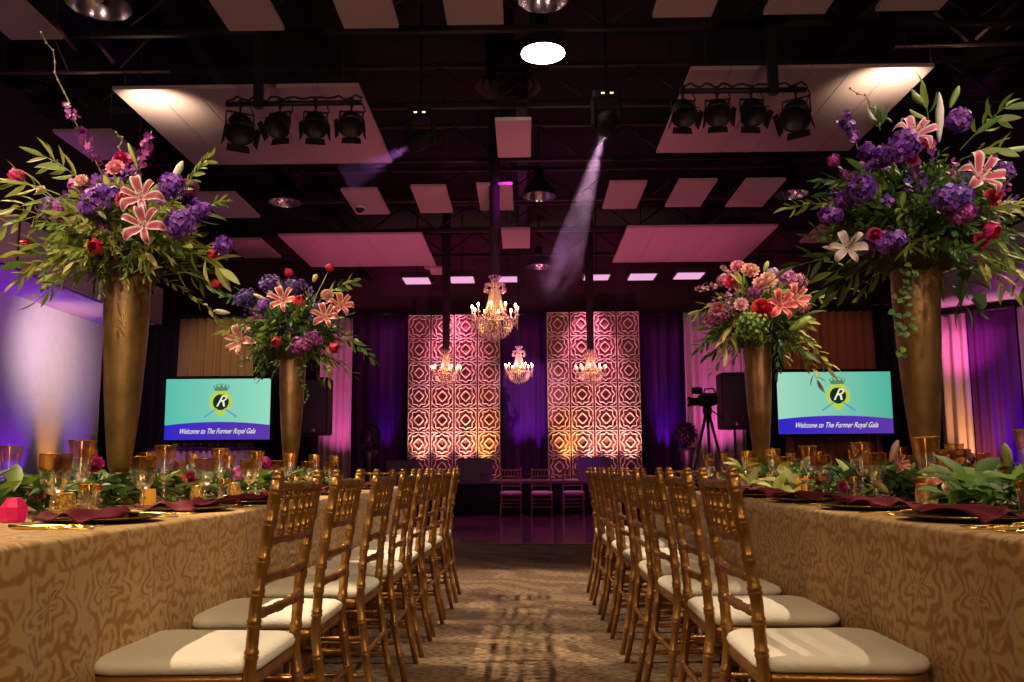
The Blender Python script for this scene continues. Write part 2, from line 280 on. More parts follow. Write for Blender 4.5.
# ------------------------------------------------------------------ mesh builder
class MB:
    def __init__(s): s.v = []; s.f = []; s.c = []; s.sm = []; s.mi = []; s.uv = None
    def add(s, vs, fs, col=(1, 1, 1), smooth=True, mi=0):
        o = len(s.v); s.v += [tuple(p) for p in vs]
        for k, f in enumerate(fs): s.f.append(tuple(i + o for i in f)); s.c.append(col[k] if isinstance(col, list) else col); s.sm.append(smooth); s.mi.append(mi)
    def box(s, x0, x1, y0, y1, z0, z1, col=(1, 1, 1), mi=0, mtx=None):
        vs = [Vector((x, y, z)) for x in (x0, x1) for y in (y0, y1) for z in (z0, z1)]
        if mtx: vs = [mtx @ v for v in vs]
        s.add(vs, [(0, 1, 3, 2), (4, 6, 7, 5), (0, 4, 5, 1), (2, 3, 7, 6), (0, 2, 6, 4), (1, 5, 7, 3)], col, False, mi)
    def bbox(s, x0, x1, y0, y1, z0, z1, b=0.01, col=(1, 1, 1), mi=0, mtx=None):
        # box with chamfered vertical profile on every edge (octagonal section stack)
        def ring(z, e):
            xs0, xs1, ys0, ys1 = x0 + e, x1 - e, y0 + e, y1 - e
            return [(xs0 + b, ys0, z), (xs1 - b, ys0, z), (xs1, ys0 + b, z), (xs1, ys1 - b, z), (xs1 - b, ys1, z), (xs0 + b, ys1, z), (xs0, ys1 - b, z), (xs0, ys0 + b, z)]
        rings = [ring(z0, b), ring(z0 + b, 0), ring(z1 - b, 0), ring(z1, b)]
        vs = [Vector(p) for r in rings for p in r]
        if mtx: vs = [mtx @ v for v in vs]
        fs = [tuple(range(7, -1, -1)), tuple(range(24, 32))]
        for k in range(3):
            for i in range(8): fs.append((k * 8 + i, k * 8 + (i + 1) % 8, k * 8 + 8 + (i + 1) % 8, k * 8 + 8 + i))
        s.add(vs, fs, col, False, mi)
    def tube(s, pts, rad, n=8, col=(1, 1, 1), caps=True, mi=0, smooth=True):
        pts = [Vector(p) for p in pts]
        if not isinstance(rad, (list, tuple)): rad = [rad] * len(pts)
        vs = []; up = None
        for i, p in enumerate(pts):
            t = (pts[min(i + 1, len(pts) - 1)] - pts[max(i - 1, 0)])
            if t.length < 1e-9: t = Vector((0, 0, 1))
            t.normalize()
            if up is None:
                up = Vector((0, 0, 1)) if abs(t.z) < 0.9 else Vector((1, 0, 0))
            a = t.cross(up)
            if a.length < 1e-6: a = t.cross(Vector((0, 1, 0)))
            a.normalize(); bb = a.cross(t).normalized(); up = bb
            for k in range(n):
                an = 2 * math.pi * k / n
                vs.append(p + (a * math.cos(an) + bb * math.sin(an)) * rad[i])
        fs = []
        for i in range(len(pts) - 1):
            for k in range(n): fs.append((i * n + k, i * n + (k + 1) % n, (i + 1) * n + (k + 1) % n, (i + 1) * n + k))
        if caps: fs.append(tuple(range(n - 1, -1, -1))); fs.append(tuple(range((len(pts) - 1) * n, len(pts) * n)))
        s.add(vs, fs, col, smooth, mi)
    def lathe(s, prof, n=20, c=(0, 0, 0), col=(1, 1, 1), mi=0, mtx=None, ripple=None, cap=False):
        vs = []
        for (r, z) in prof:
            for k in range(n):
                an = 2 * math.pi * k / n
                rr = r * (1 + ripple(an, z) if ripple else 1)
                v = Vector((rr * math.cos(an), rr * math.sin(an), z))
                if mtx: v = mtx @ v
                vs.append(v + Vector(c))
        fs = []
        for i in range(len(prof) - 1):
            for k in range(n): fs.append((i * n + k, i * n + (k + 1) % n, (i + 1) * n + (k + 1) % n, (i + 1) * n + k))
        if cap: fs.append(tuple(range(n - 1, -1, -1)))
        s.add(vs, fs, col, True, mi)
    def ball(s, c, r, n=8, m=6, col=(1, 1, 1), mi=0, sq=(1, 1, 1), jit=0):
        c = Vector(c); vs = []
        for i in range(m + 1):
            ph = math.pi * i / m
            for k in range(n):
                an = 2 * math.pi * k / n
                d = Vector((math.sin(ph) * math.cos(an) * sq[0], math.sin(ph) * math.sin(an) * sq[1], math.cos(ph) * sq[2]))
                rr = r * (1 + jit * noise.noise(d * 3 + c * 7)) if jit else r
                vs.append(c + d * rr)
        fs = []
        for i in range(m):
            for k in range(n): fs.append((i * n + k, (i + 1) * n + k, (i + 1) * n + (k + 1) % n, i * n + (k + 1) % n))
        s.add(vs, fs, col, True, mi)
    def leaf(s, base, d, up, L, W, col, droop=0.15, fold=0.2):
        base = Vector(base); d = Vector(d).normalized(); side = d.cross(Vector(up))
        if side.length < 1e-5: side = d.cross(Vector((1, 0, 0.3)))
        side.normalize(); nn = side.cross(d).normalized()
        vs = []
        for (t, ww) in ((0, 0.02), (0.25, 0.75), (0.5, 1.0), (0.78, 0.68), (1.0, 0.0)):
            c = base + d * (L * t) - nn * (droop * L * t * t)
            vs.append(c)
            if 0 < ww:
                vs.append(c + side * W * ww * 0.5 + nn * fold * W * ww); vs.append(c - side * W * ww * 0.5 + nn * fold * W * ww)
        fs = []
        for i in range(3):
            a = i * 3; b2 = (i + 1) * 3
            fs += [(a, a + 1, b2 + 1, b2), (a + 2, a, b2, b2 + 2)]
        fs += [(9, 10, 12), (11, 9, 12)]
        s.add(vs, fs, col, True)
    def build(s, name, m, parent=None, loc=None, bevel=0, solid=0, sub=0):
        me = bpy.data.meshes.new(name)
        me.from_pydata(s.v, [], s.f)
        ms = m if isinstance(m, (list, tuple)) else [m]
        for x in ms: me.materials.append(x)
        me.polygons.foreach_set('use_smooth', s.sm); me.polygons.foreach_set('material_index', s.mi)
        if any(c != (1, 1, 1) for c in s.c):
            ca = me.color_attributes.new('Col', 'FLOAT_COLOR', 'CORNER')
            buf = []
            for p, c in zip(me.polygons, s.c):
                if callable(c):
                    for li in p.loop_indices: buf += [*c(Vector(me.vertices[me.loops[li].vertex_index].co)), 1]
                else: buf += [c[0], c[1], c[2], 1.0] * p.loop_total
            ca.data.foreach_set('color', buf)
        if s.uv:
            u = me.uv_layers.new(name='UVMap'); 
            for li, l in enumerate(me.loops): u.data[li].uv = s.uv[l.vertex_index]
        me.update(); me.validate()
        o = bpy.data.objects.new(name, me); COL.objects.link(o)
        if parent: o.parent = parent
        if loc: o.location = loc
        if solid:
            md = o.modifiers.new('solid', 'SOLIDIFY'); md.thickness = solid; md.offset = 0
        if bevel:
            md = o.modifiers.new('bevel', 'BEVEL'); md.width = bevel; md.segments = 2; md.limit_method = 'ANGLE'
        if sub:
            md = o.modifiers.new('sub', 'SUBSURF'); md.levels = sub; md.render_levels = sub
        return o
def empty(name, loc=(0, 0, 0), rz=0, label=None, cat=None, group=None):
    o = bpy.data.objects.new(name, None); COL.objects.link(o); o.location = loc; o.rotation_euler = (0, 0, rz); o.empty_display_size = 0.1
    return tag(o, label, cat, group)
def tag(o, label=None, cat=None, group=None, kind=None):
    if label: o['label'] = label
    if cat: o['category'] = cat
    if group: o['group'] = group
    if kind: o['kind'] = kind
    return o
def struct(name, mb, m, **k): return tag(mb.build(name, m, **k), kind='structure')
def copy_tree(o, parent=None):
    c = o.copy(); COL.objects.link(c)
    if parent: c.parent = parent
    for ch in list(o.children): copy_tree(ch, c)
    return c
def place(proto, used, loc, rz, label, group=None, scale=None):
    if used: o = copy_tree(proto)
    else: o = proto
    o.location = loc; o.rotation_euler = (0, 0, rz); o['label'] = label
    if group: o['group'] = group
    if scale: o.scale = scale
    return o
ORD = ['nearest', 'second', 'third', 'fourth', 'fifth', 'sixth', 'seventh', 'eighth', 'ninth', 'tenth', 'eleventh', 'twelfth']

# ================================================================== SETTING
PH = 5.10     # height of the hung panels
b = MB(); b.box(-11, 11, -4, 10.07, -0.05, 0); struct('floor', b, M['carpet'])
b = MB(); b.box(-11, 11, 10.07, 20, -0.05, 0.005); tag(b.build('dance_floor', M['dance']), kind='structure')
b = MB(); b.box(-11, 11, 10.03, 10.09, 0, 0.012); struct('trim_1', b, M['black'])
b = MB(); b.box(-11, 11, -4, 20.2, 6.6, 6.7); struct('ceiling', b, M['deck'])
b = MB(); b.box(-7.75, -7.55, -4, 14.6, 0, 3.5); struct('wall_left', b, M['wallwhite'])
b = MB(); b.box(-11, -6.52, -4, 14.6, 3.5, 3.56); b.box(-6.58, -6.5, -4, 14.6, 3.5, 4.15)
for k in range(8): b.box(-6.495, -6.49, 0.8 + k * 1.9, 0.83 + k * 1.9, 3.5, 4.15, mi=1)
struct('trim_2', b, [M['soffit'], M['black']])
b = MB(); b.box(-11, -6.58, -4, 14.6, 4.1, 6.6); struct('wall_left_upper', b, M['walldark'])
b = MB(); b.box(-11, 11, 19.8, 20, 0, 6.6); b.box(-11.2, -11, -4, 20, 0, 6.6); b.box(11, 11.2, -4, 20, 0, 6.6); struct('wall_back', b, M['rearwall'])
b = MB(); b.box(-11, 11, -4.2, -4, 0, 6.6); struct('wall_front', b, M['walldark'])
b = MB(); b.add([(7.4, 14.9, 0), (9.6, 12.9, 0), (9.6, 12.9, 3.7), (7.4, 14.9, 3.7), (7.5, 15.0, 0), (9.8, 12.95, 0), (9.8, 12.95, 3.7), (7.5, 15, 3.7)],
                [(0, 1, 2, 3), (5, 4, 7, 6), (3, 2, 6, 7), (1, 5, 6, 2)], smooth=False)
b.box(9.6, 9.8, -4, 12.95, 0, 3.7)
struct('wall_right', b, M['walldark'])
b = MB(); b.box(7.05, 11, -4, 15.2, 3.7, 3.78); b.box(7.0, 7.08, -4, 15.2, 3.7, 4.3)
struct('trim_3', b, M['soffit'])
b = MB(); b.box(7.08, 11, -4, 15.2, 4.2, 6.6); struct('wall_right_upper', b, M['walldark'])

# ------------------------------------------------------------------ drapes
def curtain(name, p0, p1, z0, z1, m, pitch=0.12, depth=0.045, label=None, cat='curtain', group=None, narrow=0.0, seed=0, rod=True):
    rnd = random.Random(seed)
    p0 = Vector((*p0, 0)); p1 = Vector((*p1, 0)); Lw = (p1 - p0).length; d = (p1 - p0).normalized(); nn = Vector((-d.y, d.x, 0))
    n = max(24, int(Lw / pitch * 8)); rows = 10
    ph = [rnd.uniform(-0.6, 0.6) for _ in range(40)]
    o = empty(name, ((p0.x + p1.x) / 2, (p0.y + p1.y) / 2, z0), 0, label, cat, group)
    c0 = o.location.copy()
    mb = MB(); vs = []
    for j in range(rows + 1):
        t = j / rows; z = z0 + (z1 - z0) * t
        for i in range(n + 1):
            s = i / n
            k = s * Lw / pitch
            wob = math.sin(2 * math.pi * k + ph[int(k) % 40] * 1.5 + 0.5 * math.sin(3 * t + int(k * 0.3)))
            amp = depth * (0.55 + 0.45 * (1 - t)) * (1 + 0.5 * math.sin(k * 0.7 + seed))
            ss = 0.5 + (s - 0.5) * (1 - narrow * t)
            p = p0 + d * (Lw * ss) + nn * (wob * amp)
            vs.append((p.x - c0.x, p.y - c0.y, z - c0.z))
    fs = [(j * (n + 1) + i, j * (n + 1) + i + 1, (j + 1) * (n + 1) + i + 1, (j + 1) * (n + 1) + i) for j in range(rows) for i in range(n)]
    mb.add(vs, fs); mb.build('fabric', m, o, solid=0.012)
    if rod:
        mb = MB(); e = Lw * 0.5 * (1 - narrow)
        mb.tube([-d * e + Vector((0, 0, z1 - z0 + 0.01)), d * e + Vector((0, 0, z1 - z0 + 0.01))], 0.02); mb.build('rod', M['black'], o)
    return o
YB = 15.0
zt = atY(120, 318, YB).z
xL = atY(318, 400, YB).x; xR = atY(745, 400, YB).x
curtain('drape', (-7.5, YB), (xL - 1.9, YB), 0.0, zt, M['blackcloth'], 0.2, 0.05, 'black floor-length drape by the left wall corner behind the near vase', group=None, seed=1)
curtain('drape', (xL - 1.85, YB + 0.05), (xL, YB + 0.05), 0.0, zt, M['blackcloth'], 0.2, 0.05, 'black drape behind the left screen, beside the black loudspeaker', seed=2)
curtain('drape', (xR, YB), (xR + 1.5, YB), 0.0, zt + 0.12, M['blackcloth'], 0.2, 0.05, 'black drape behind the right loudspeaker and left edge of right screen', seed=3)
curtain('drape', (xR + 1.55, YB), (7.45, YB), 0.0, zt + 0.12, M['blackcloth'], 0.2, 0.05, 'black drape behind the right near vase, right of the right screen', seed=4)
a = atY(170, 450, 14.8); c = atY(258, 318, 14.8)
curtain('drape', (a.x, 14.8), (c.x, 14.8), 0.0, c.z, M['golddrape'], 0.16, 0.05, 'gold pleated drape hanging behind the left projection screen', 'curtain', narrow=0.12, seed=5)
a = atY(785, 450, 14.8); c = atY(877, 311, 14.8)
curtain('drape', (a.x, 14.8), (c.x, 14.8), 0.0, c.z, M['rustdrape'], 0.17, 0.05, 'dim bronze drape hanging behind the right projection screen', 'curtain', narrow=0.10, seed=6)
# pale pink-lit curtains beside the stage
a = atY(322, 400, 17.8); c = atY(353, 318, 17.8)
curtain('drape', (a.x - 0.6, 17.8), (c.x, 17.8), 0.0, c.z, M['pinkdrape'], 0.14, 0.05, 'magenta-lit pale curtain left of the stage beside the loudspeaker', seed=7)
a = atY(686, 400, 17.8); c = atY(745, 312, 17.8)
curtain('drape', (a.x, 17.8), (c.x, 17.8), 0.0, c.z, M['pinkdrape'], 0.2, 0.10, 'magenta-lit pale curtain right of the stage behind the video camera', seed=8)
# violet drapes on the back wall between and outside the lattice panels
for (x0, x1, lab, sd) in ((350, 410, 'dark violet drape left of the left lattice panel', 9), (497, 550, 'dark violet drape between the two lattice panels', 10), (638, 690, 'violet-lit drape right of the right lattice panel', 11)):
    a = atY(x0, 400, 19.5); c = atY(x1, 314, 19.5)
    curtain('drape', (a.x, 19.5), (c.x, 19.5), 0.0, c.z, M['purpledrape'], 0.26, 0.07, lab, seed=sd)
# right wall: along the slanted wall
wr0 = Vector((7.35, 14.75)); wr1 = Vector((9.5, 12.8)); wd = (wr1 - wr0)
segs = [(0.0, 0.17, M['pinkdrape'], 'amber and pink lit curtain beside the right near vase'), (0.18, 0.43, M['purpledrape'], 'violet-lit curtain panel between two amber curtains at the right'), (0.44, 0.85, M['pinkdrape'], 'amber-lit pale curtain at the right edge of the view')]
for k, (s0, s1, m_, lab) in enumerate(segs):
    q0 = wr0 + wd * s0; q1 = wr0 + wd * s1
    curtain('drape', q0, q1, 0.0, 3.55, m_, 0.17, 0.05, lab, seed=20 + k)

# ------------------------------------------------------------------ hung ceiling panels
def panel(px, label, strips=1, h=PH, cat='ceiling panel', hang=True):
    """px = four image corners near-left, near-right, far-right, far-left read off the photograph"""
    q = [atH(x, y, h) for x, y in px]
    x0 = (q[0].x + q[3].x) / 2; x1 = (q[1].x + q[2].x) / 2; y0 = (q[0].y + q[1].y) / 2; y1 = (q[2].y + q[3].y) / 2
    o = empty('ceiling_panel', ((x0 + x1) / 2, (y0 + y1) / 2, h), 0, label, cat, 'hung acoustic ceiling panels')
    cx, cy = o.location.x, o.location.y
    mb = MB()
    W = (x1 - x0) / strips
    for k in range(strips):
        mb.bbox(x0 + W * k + (0.0025 if k else 0) - cx, x0 + W * (k + 1) - (0.0025 if k < strips - 1 else 0) - cx, y0 - cy, y1 - cy, 0, 0.045, 0.003)
    mb.build('board', M['panel'], o)
    if hang:
        for sx in (-1, 1):
            for sy in (-1, 1):
                mb = MB(); X = sx * (x1 - x0) * 0.42; Y = sy * (y1 - y0) * 0.42
                mb.tube([(X, Y, 0.055), (X, Y, 6.6 - h)], 0.006, 5); mb.build('hanger_rod', M['truss'], o)
    return o
P_ = [
 ([(-30, -14), (8, -14), (62, 40), (-10, 40)], 'pinkish hung panel at the top left corner of the view', 1),
 ([(203, -10), (262, -10), (285, 31), (228, 31)], 'hung panel at the top edge, nearest left of the ceiling', 1),
 ([(328, -10), (386, -10), (400, 27), (345, 30)], 'hung panel at the top edge, second left of the dark centre lamp', 1),
 ([(441, -6), (502, -6), (504, 24), (448, 26)], 'hung panel at the top edge just left of the lamps', 1),
 ([(658, -6), (719, -6), (713, 17), (654, 18)], 'hung panel at the top edge just right of the lit lamp', 1),
 ([(772, -6), (838, -6), (825, 14), (765, 15)], 'hung panel at the top edge, second right of the lit lamp', 1),
 ([(887, -6), (955, -6), (938, 10), (876, 12)], 'hung panel at the top edge toward the right corner', 1),
 ([(121, 94), (358, 82), (390, 161), (193, 167)], 'large near hung ceiling panel above the left row of stage lamps', 6),
 ([(690, 71), (934, 66), (850, 151), (657, 153)], 'large near hung ceiling panel above the right row of stage lamps', 6),
 ([(496, 121), (531, 120), (531, 157), (497, 158)], 'single square hung panel beside the tall chandelier sleeve', 1),
 ([(341, 190), (378, 190), (389, 214), (356, 215)], 'small panel with a dome camera, leftmost of the middle row', 1),
 ([(410, 187), (447, 187), (452, 213), (421, 213)], 'small panel, second from left of the middle row', 1),
 ([(477, 185), (513, 185), (513, 210), (480, 211)], 'small panel crossed by the chandelier sleeve, middle row', 1),
 ([(609, 183), (645, 183), (638, 209), (603, 209)], 'small panel just right of the spotlight beam, middle row', 1),
 ([(677, 181), (714, 181), (703, 207), (667, 207)], 'small panel, second right of the beam, middle row', 1),
 ([(742, 181), (783, 180), (765, 207), (729, 207)], 'small panel, third right of the beam, middle row', 1),
 ([(198, 194), (236, 194), (260, 218), (216, 218)], 'small panel behind the right side of the left near bouquet', 1),
 ([(281, 236), (418, 234), (439, 265), (310, 268)], 'large far hung ceiling panel on the left, lit magenta', 5),
 ([(625, 228), (773, 226), (747, 261), (614, 263)], 'large far hung ceiling panel on the right, lit magenta', 5),
 ([(502, 230), (530, 229), (530, 248), (502, 249)], 'small far panel above the lit chandelier, centre', 1),
 ([(424, 268), (449, 268), (452, 275), (428, 275)], 'thin far panel between the left glowing strips and the sleeve', 1),
 ([(820, 226), (860, 226), (838, 243), (800, 243)], 'small panel behind the left side of the right near bouquet', 1),
 ([(222, 240), (262, 240), (280, 258), (243, 258)], 'small far panel above the left far bouquet', 1),
 ([(60, 132), (118, 132), (140, 160), (84, 160)], 'panel behind the twigs of the left near bouquet', 1),
 ([(-8, 168), (18, 168), (40, 190), (10, 190)], 'purple-tinted panel at the left edge behind the bouquet', 1),
]
for px, lab, st in P_: panel(px, lab, st)
# strips at the far end of the ceiling, their pinkish glow put into the material
def glow_strip(x0, x1, y0, y1, label):
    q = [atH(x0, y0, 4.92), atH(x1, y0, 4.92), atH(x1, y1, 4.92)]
    o = empty('glowing_ceiling_strip', ((q[0].x + q[1].x) / 2, (q[1].y + q[2].y) / 2, 4.92), 0, label, 'ceiling strip', 'far glowing ceiling strips')
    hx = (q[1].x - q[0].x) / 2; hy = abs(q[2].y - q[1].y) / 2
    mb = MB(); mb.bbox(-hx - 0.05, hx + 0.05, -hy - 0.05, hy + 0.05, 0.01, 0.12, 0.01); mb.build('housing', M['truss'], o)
    mb = MB(); mb.bbox(-hx, hx, -hy, hy, -0.005, 0.02, 0.004); mb.build('lens', M['glow_strip'], o)  # emissive face of the strip
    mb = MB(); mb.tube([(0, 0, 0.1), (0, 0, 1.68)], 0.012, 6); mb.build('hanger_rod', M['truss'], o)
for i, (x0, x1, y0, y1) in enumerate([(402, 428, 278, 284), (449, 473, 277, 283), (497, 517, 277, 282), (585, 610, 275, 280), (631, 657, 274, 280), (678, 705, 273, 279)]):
    glow_strip(x0, x1, y0, y1, 'pinkish glowing ceiling strip above the stage, %s from the left of the row' % ['first', 'second', 'third', 'fourth', 'fifth', 'sixth'][i])

# ------------------------------------------------------------------ ceiling steel
def truss(Y, zb, label):
    o = empty('ceiling_truss', (0, Y, zb), 0, label, 'truss', 'roof trusses')
    for z in (0, 0.55):
        mb = MB(); mb.bbox(-6.4, 6.9, -0.035, 0.035, z, z + 0.07, 0.008); mb.build('chord', M['truss'], o)
    mb = MB(); n = 20
    for k in range(n):
        xa = -6.3 + k * 13.1 / n; xb = -6.3 + (k + 1) * 13.1 / n
        mb.tube([(xa, 0, 0.06 if k % 2 else 0.56), (xb, 0, 0.56 if k % 2 else 0.06)], 0.016, 6)
    mb.build('web', M['truss'], o)
for i, Y in enumerate([5.0, 6.6, 8.4, 10.3, 12.2, 14.1, 16.0, 17.9]):
    truss(Y, 5.55, 'dark steel roof truss, %s across the hall from the camera' % ORD[i])
# deep longitudinal beams
for i, x in enumerate((-4.1, 0.0, 4.1)):
    mb = MB(); mb.bbox(x - 0.09, x + 0.09, 2, 19.8, 6.17, 6.19, 0.005); mb.bbox(x - 0.02, x + 0.02, 2, 19.8, 6.19, 6.55, 0.005); mb.bbox(x - 0.09, x + 0.09, 2, 19.8, 6.55, 6.6, 0.005)
    tag(mb.build('trim_%d' % (4 + i), M['truss']), kind='structure')
# conduits catching light at the upper corners
def conduit(pts, r, label, m='pipe', name='conduit'):
    mb = MB(); c = Vector(pts[0]); mb.tube([Vector(p) - c for p in pts], r, 8)
    tag(mb.build(name, M[m], loc=c), label, 'pipe')
conduit([atH(-20, 73, 5.5), atH(170, 72, 5.5)], 0.022, 'horizontal pipe catching light left of the left big panel')
conduit([atH(895, 47, 5.5), atH(1040, 43, 5.5)], 0.022, 'horizontal pipe catching light above the right bouquet')
conduit([atH(45, 10, 5.75), atH(76, 50, 5.45)], 0.02, 'short slanted rod near the top left corner')
conduit([atH(85, 28, 5.85), atH(114, 63, 5.5)], 0.026, 'thick slanted rod beside the upper left lamp')
conduit([atH(120, 68, 5.5), atH(163, 24, 5.9)], 0.012, 'thin brace rising right from the left pipe')
conduit([atH(56, 42, 5.5), atH(68, 70, 5.35)], 0.01, 'thin rod hanging below the top left panel')
conduit([atH(976, 39, 5.5), atH(1018, 2, 5.9)], 0.022, 'bright slanted rod at the top right corner')
conduit([atH(1006, 29, 5.5), atH(1030, 12, 5.8)], 0.014, 'short rod right of the bright slanted rod')
conduit([atH(934, 12, 5.8), atH(968, 41, 5.5)], 0.018, 'slanted rod left of the bright rod at the top right')
conduit([atH(931, 62, 5.25), atH(930, 40, 5.6)], 0.008, 'thin hanger at the outer corner of the right big panel')
conduit([atH(125, 83, 5.2), atH(125, 68, 5.5)], 0.008, 'thin hanger at the outer corner of the left big panel')
# round ducts
def duct(px, py, r, label):
    p = atH(px, py, 5.75)
    o = empty('round_diffuser', p, 0, label, 'air diffuser', 'round ceiling diffusers')
    for k, rr in enumerate((r, r * 0.74, r * 0.48, r * 0.22)):
        mb = MB(); mb.lathe([(rr * 0.80, 0.03 * k + 0.09), (rr, 0.03 * k), (rr, 0.03 * k + 0.012), (rr * 0.80, 0.03 * k + 0.1), (rr * 0.80, 0.03 * k + 0.09)], 40)
        mb.build('ring', M['duct'], o)
    mb = MB(); mb.lathe([(r * 0.7, 0.1), (r * 0.7, 0.85), (0.0, 0.85)], 32); mb.build('collar', M['truss'], o)
duct(508, 88, 0.42, 'dark ringed air diffuser below the lit lamp, centre ceiling')
duct(1000, 78, 0.55, 'dark round diffuser at the right above the right near bouquet')
duct(30, 100, 0.55, 'dark round diffuser at the left behind the tall twig')

# ------------------------------------------------------------------ high bay lamps
def lamp(px, py, d_, label, on=False, h=5.45):
    p = atH(px, py, h)
    o = empty('ceiling_lamp', p, 0, label, 'ceiling lamp', 'round high-bay ceiling lamps')
    r = d_ / 2
    mb = MB(); mb.lathe([(r, 0), (r * 1.04, 0.01), (r * 1.02, 0.03), (r * 0.86, 0.14), (r * 0.5, 0.27), (r * 0.3, 0.31), (r * 0.3, 0.45), (0.0, 0.45)], 36); 
    mb.build('shade', M['black'], o)
    mb = MB(); mb.lathe([(r * 0.98, 0.005), (r * 0.97, 0.02), (r * 0.8, 0.13), (r * 0.46, 0.25), (0.0, 0.26)], 36, ripple=lambda a, z: 0.012 * math.cos(18 * a)); mb.build('reflector', M['reflector'], o)
    if on:
        mb = MB(); mb.lathe([(0, 0.012), (r * 0.93, 0.012), (r * 0.93, 0.02), (0, 0.02)], 36); mb.build('lens', M['lamp_on'], o)
    else:
        mb = MB(); mb.ball((0, 0, 0.12), 0.07, 12, 8, sq=(1, 1, 1.3)); mb.build('bulb', M['porcelain'], o)
    mb = MB(); mb.tube([(0, 0, 0.44), (0, 0, 6.6 - h)], 0.014, 6); mb.build('stem', M['black'], o)
    return p
pl = lamp(543, 54, 0.50, 'brightly lit round ceiling lamp at the top centre', True)
lamp(543, 0, 0.50, 'unlit round lamp above the lit one at the top edge')
lamp(98, 5, 0.62, 'unlit round lamp with bluish reflector at the upper left')
lamp(285, 203, 0.56, 'unlit round lamp left of the small panel with the dome camera')
lamp(539, 197, 0.56, 'unlit round lamp in the centre under the beam of smoke')
lamp(792, 195, 0.56, 'unlit round lamp beside the left tip of the right near bouquet')
lamp(539, 267, 0.60, 'far unlit round lamp above the smallest chandelier')
lamp(361, 282, 0.56, 'far unlit round lamp right of the left far bouquet')
lamp(174, 286, 0.56, 'far unlit round lamp beside the left near vase')
# warm pools on the outer corners of the near panels
for (x, y) in ((152, 97), (893, 74)):
    p = atH(x, y, PH)
    o = spot('panel_light', (p.x, p.y - 0.02, PH - 0.36), (p.x, p.y + 0.12, PH), 42, (1, 0.80, 0.55), 120, 0.6, 0.04)

# ------------------------------------------------------------------ stage lamps on pipes
def par(p, yaw, tilt, label, big=1.0, grp='stage lamps on the bars'):
    o = empty('stage_light', p, yaw, label, 'stage light', grp)
    mb = MB(); mb.box(-0.02, 0.02, -0.03, 0.03, -0.03, 0.04); mb.tube([(0, 0, -0.02), (0, 0, -0.1)], 0.012, 6); mb.build('clamp', M['black'], o)
    mb = MB(); w_ = 0.115 * big
    mb.tube([(-w_, 0, -0.22 * big), (-w_, 0, -0.1), (w_, 0, -0.1), (w_, 0, -0.22 * big)], 0.012, 6); mb.build('yoke', M['black'], o)
    mt = Matrix.Translation((0, 0, -0.20 * big)) @ Matrix.Rotation(tilt, 4, 'X')
    mb = MB(); mb.lathe([(0.0, 0.11 * big), (0.07 * big, 0.10 * big), (0.10 * big, 0.05 * big), (0.115 * big, 0.0), (0.115 * big, -0.08 * big), (0.13 * big, -0.085 * big), (0.13 * big, -0.10 * big), (0.11 * big, -0.10 * big), (0.10 * big, -0.05 * big), (0, -0.05 * big)], 20, mtx=mt); mb.build('housing', M['black'], o)
    mb = MB()
    for k in range(4):
        rot = mt @ Matrix.Rotation(k * math.pi / 2, 4, 'Z')
        mb.add([rot @ Vector(v) for v in ((-0.09 * big, 0.12 * big, -0.10 * big), (0.09 * big, 0.12 * big, -0.10 * big), (0.10 * big, 0.15 * big, -0.16 * big), (-0.10 * big, 0.15 * big, -0.16 * big))], [(0, 1, 2, 3)], smooth=False)
    mb.build('barn_door', M['black'], o, solid=0.004)
    mb = MB(); mb.tube([(0.02, 0.02, 0), (0.09, 0.05, 0.06), (0.14, 0.02, -0.08), (0.06, 0.03, -0.2)], 0.007, 5); mb.build('cable', M['black'], o)
    return o
HB = 4.75
def bar(x0, y0, x1, y1, label, lamps, hangx, hang):
    a = atH(x0, y0, HB); c = atH(x1, y1, HB); Y = (a.y + c.y) / 2
    o = empty('lighting_bar', ((a.x + c.x) / 2, Y, HB), 0, label, 'lighting bar')
    h = (c.x - a.x) / 2
    mb = MB(); mb.tube([(-h, 0, 0), (h, 0, 0)], 0.028, 10); mb.build('pipe', M['black'], o)
    hx = atH(hangx, (y0 + y1) / 2, HB).x - o.location.x
    mb = MB(); mb.bbox(hx - 0.05, hx + 0.05, -0.04, 0.04, -0.05, 6.6 - HB, 0.01); mb.build('hanger', M['black'], o)
    mb = MB(); pts = [(-h + k * 2 * h / 24, 0.03 * math.sin(k * 2.1), 0.035 + 0.04 * abs(math.sin(k * 0.9))) for k in range(25)]; mb.tube(pts, 0.012, 6); mb.build('cable', M['black'], o)
    for k, (lx, ty, lab, big) in enumerate(lamps):
        q = atH(lx, (y0 + y1) / 2, HB)
        par((q.x, Y, HB), ty, R(-38 if k % 2 else -30), lab, big)
bar(226, 104, 362, 103, 'black lighting bar under the left large panel', [(240, 0.5, 'large stage lamp at the outer end of the left bar', 1.22), (280, -0.2, 'stage lamp second from the outer end of the left bar', 1.05), (316, 0.2, 'stage lamp third from the outer end of the left bar', 1.05), (352, 0.1, 'stage lamp at the inner end of the left bar', 1.05)], 258, 1)
bar(680, 91, 806, 90, 'black lighting bar under the right large panel', [(683, 0.1, 'stage lamp at the inner end of the right bar', 1.05), (717, -0.1, 'stage lamp second from the inner end of the right bar', 1.05), (751, 0.1, 'stage lamp third from the inner end of the right bar', 1.05), (795, -0.6, 'large stage lamp at the outer end of the right bar', 1.22)], 773, 1)
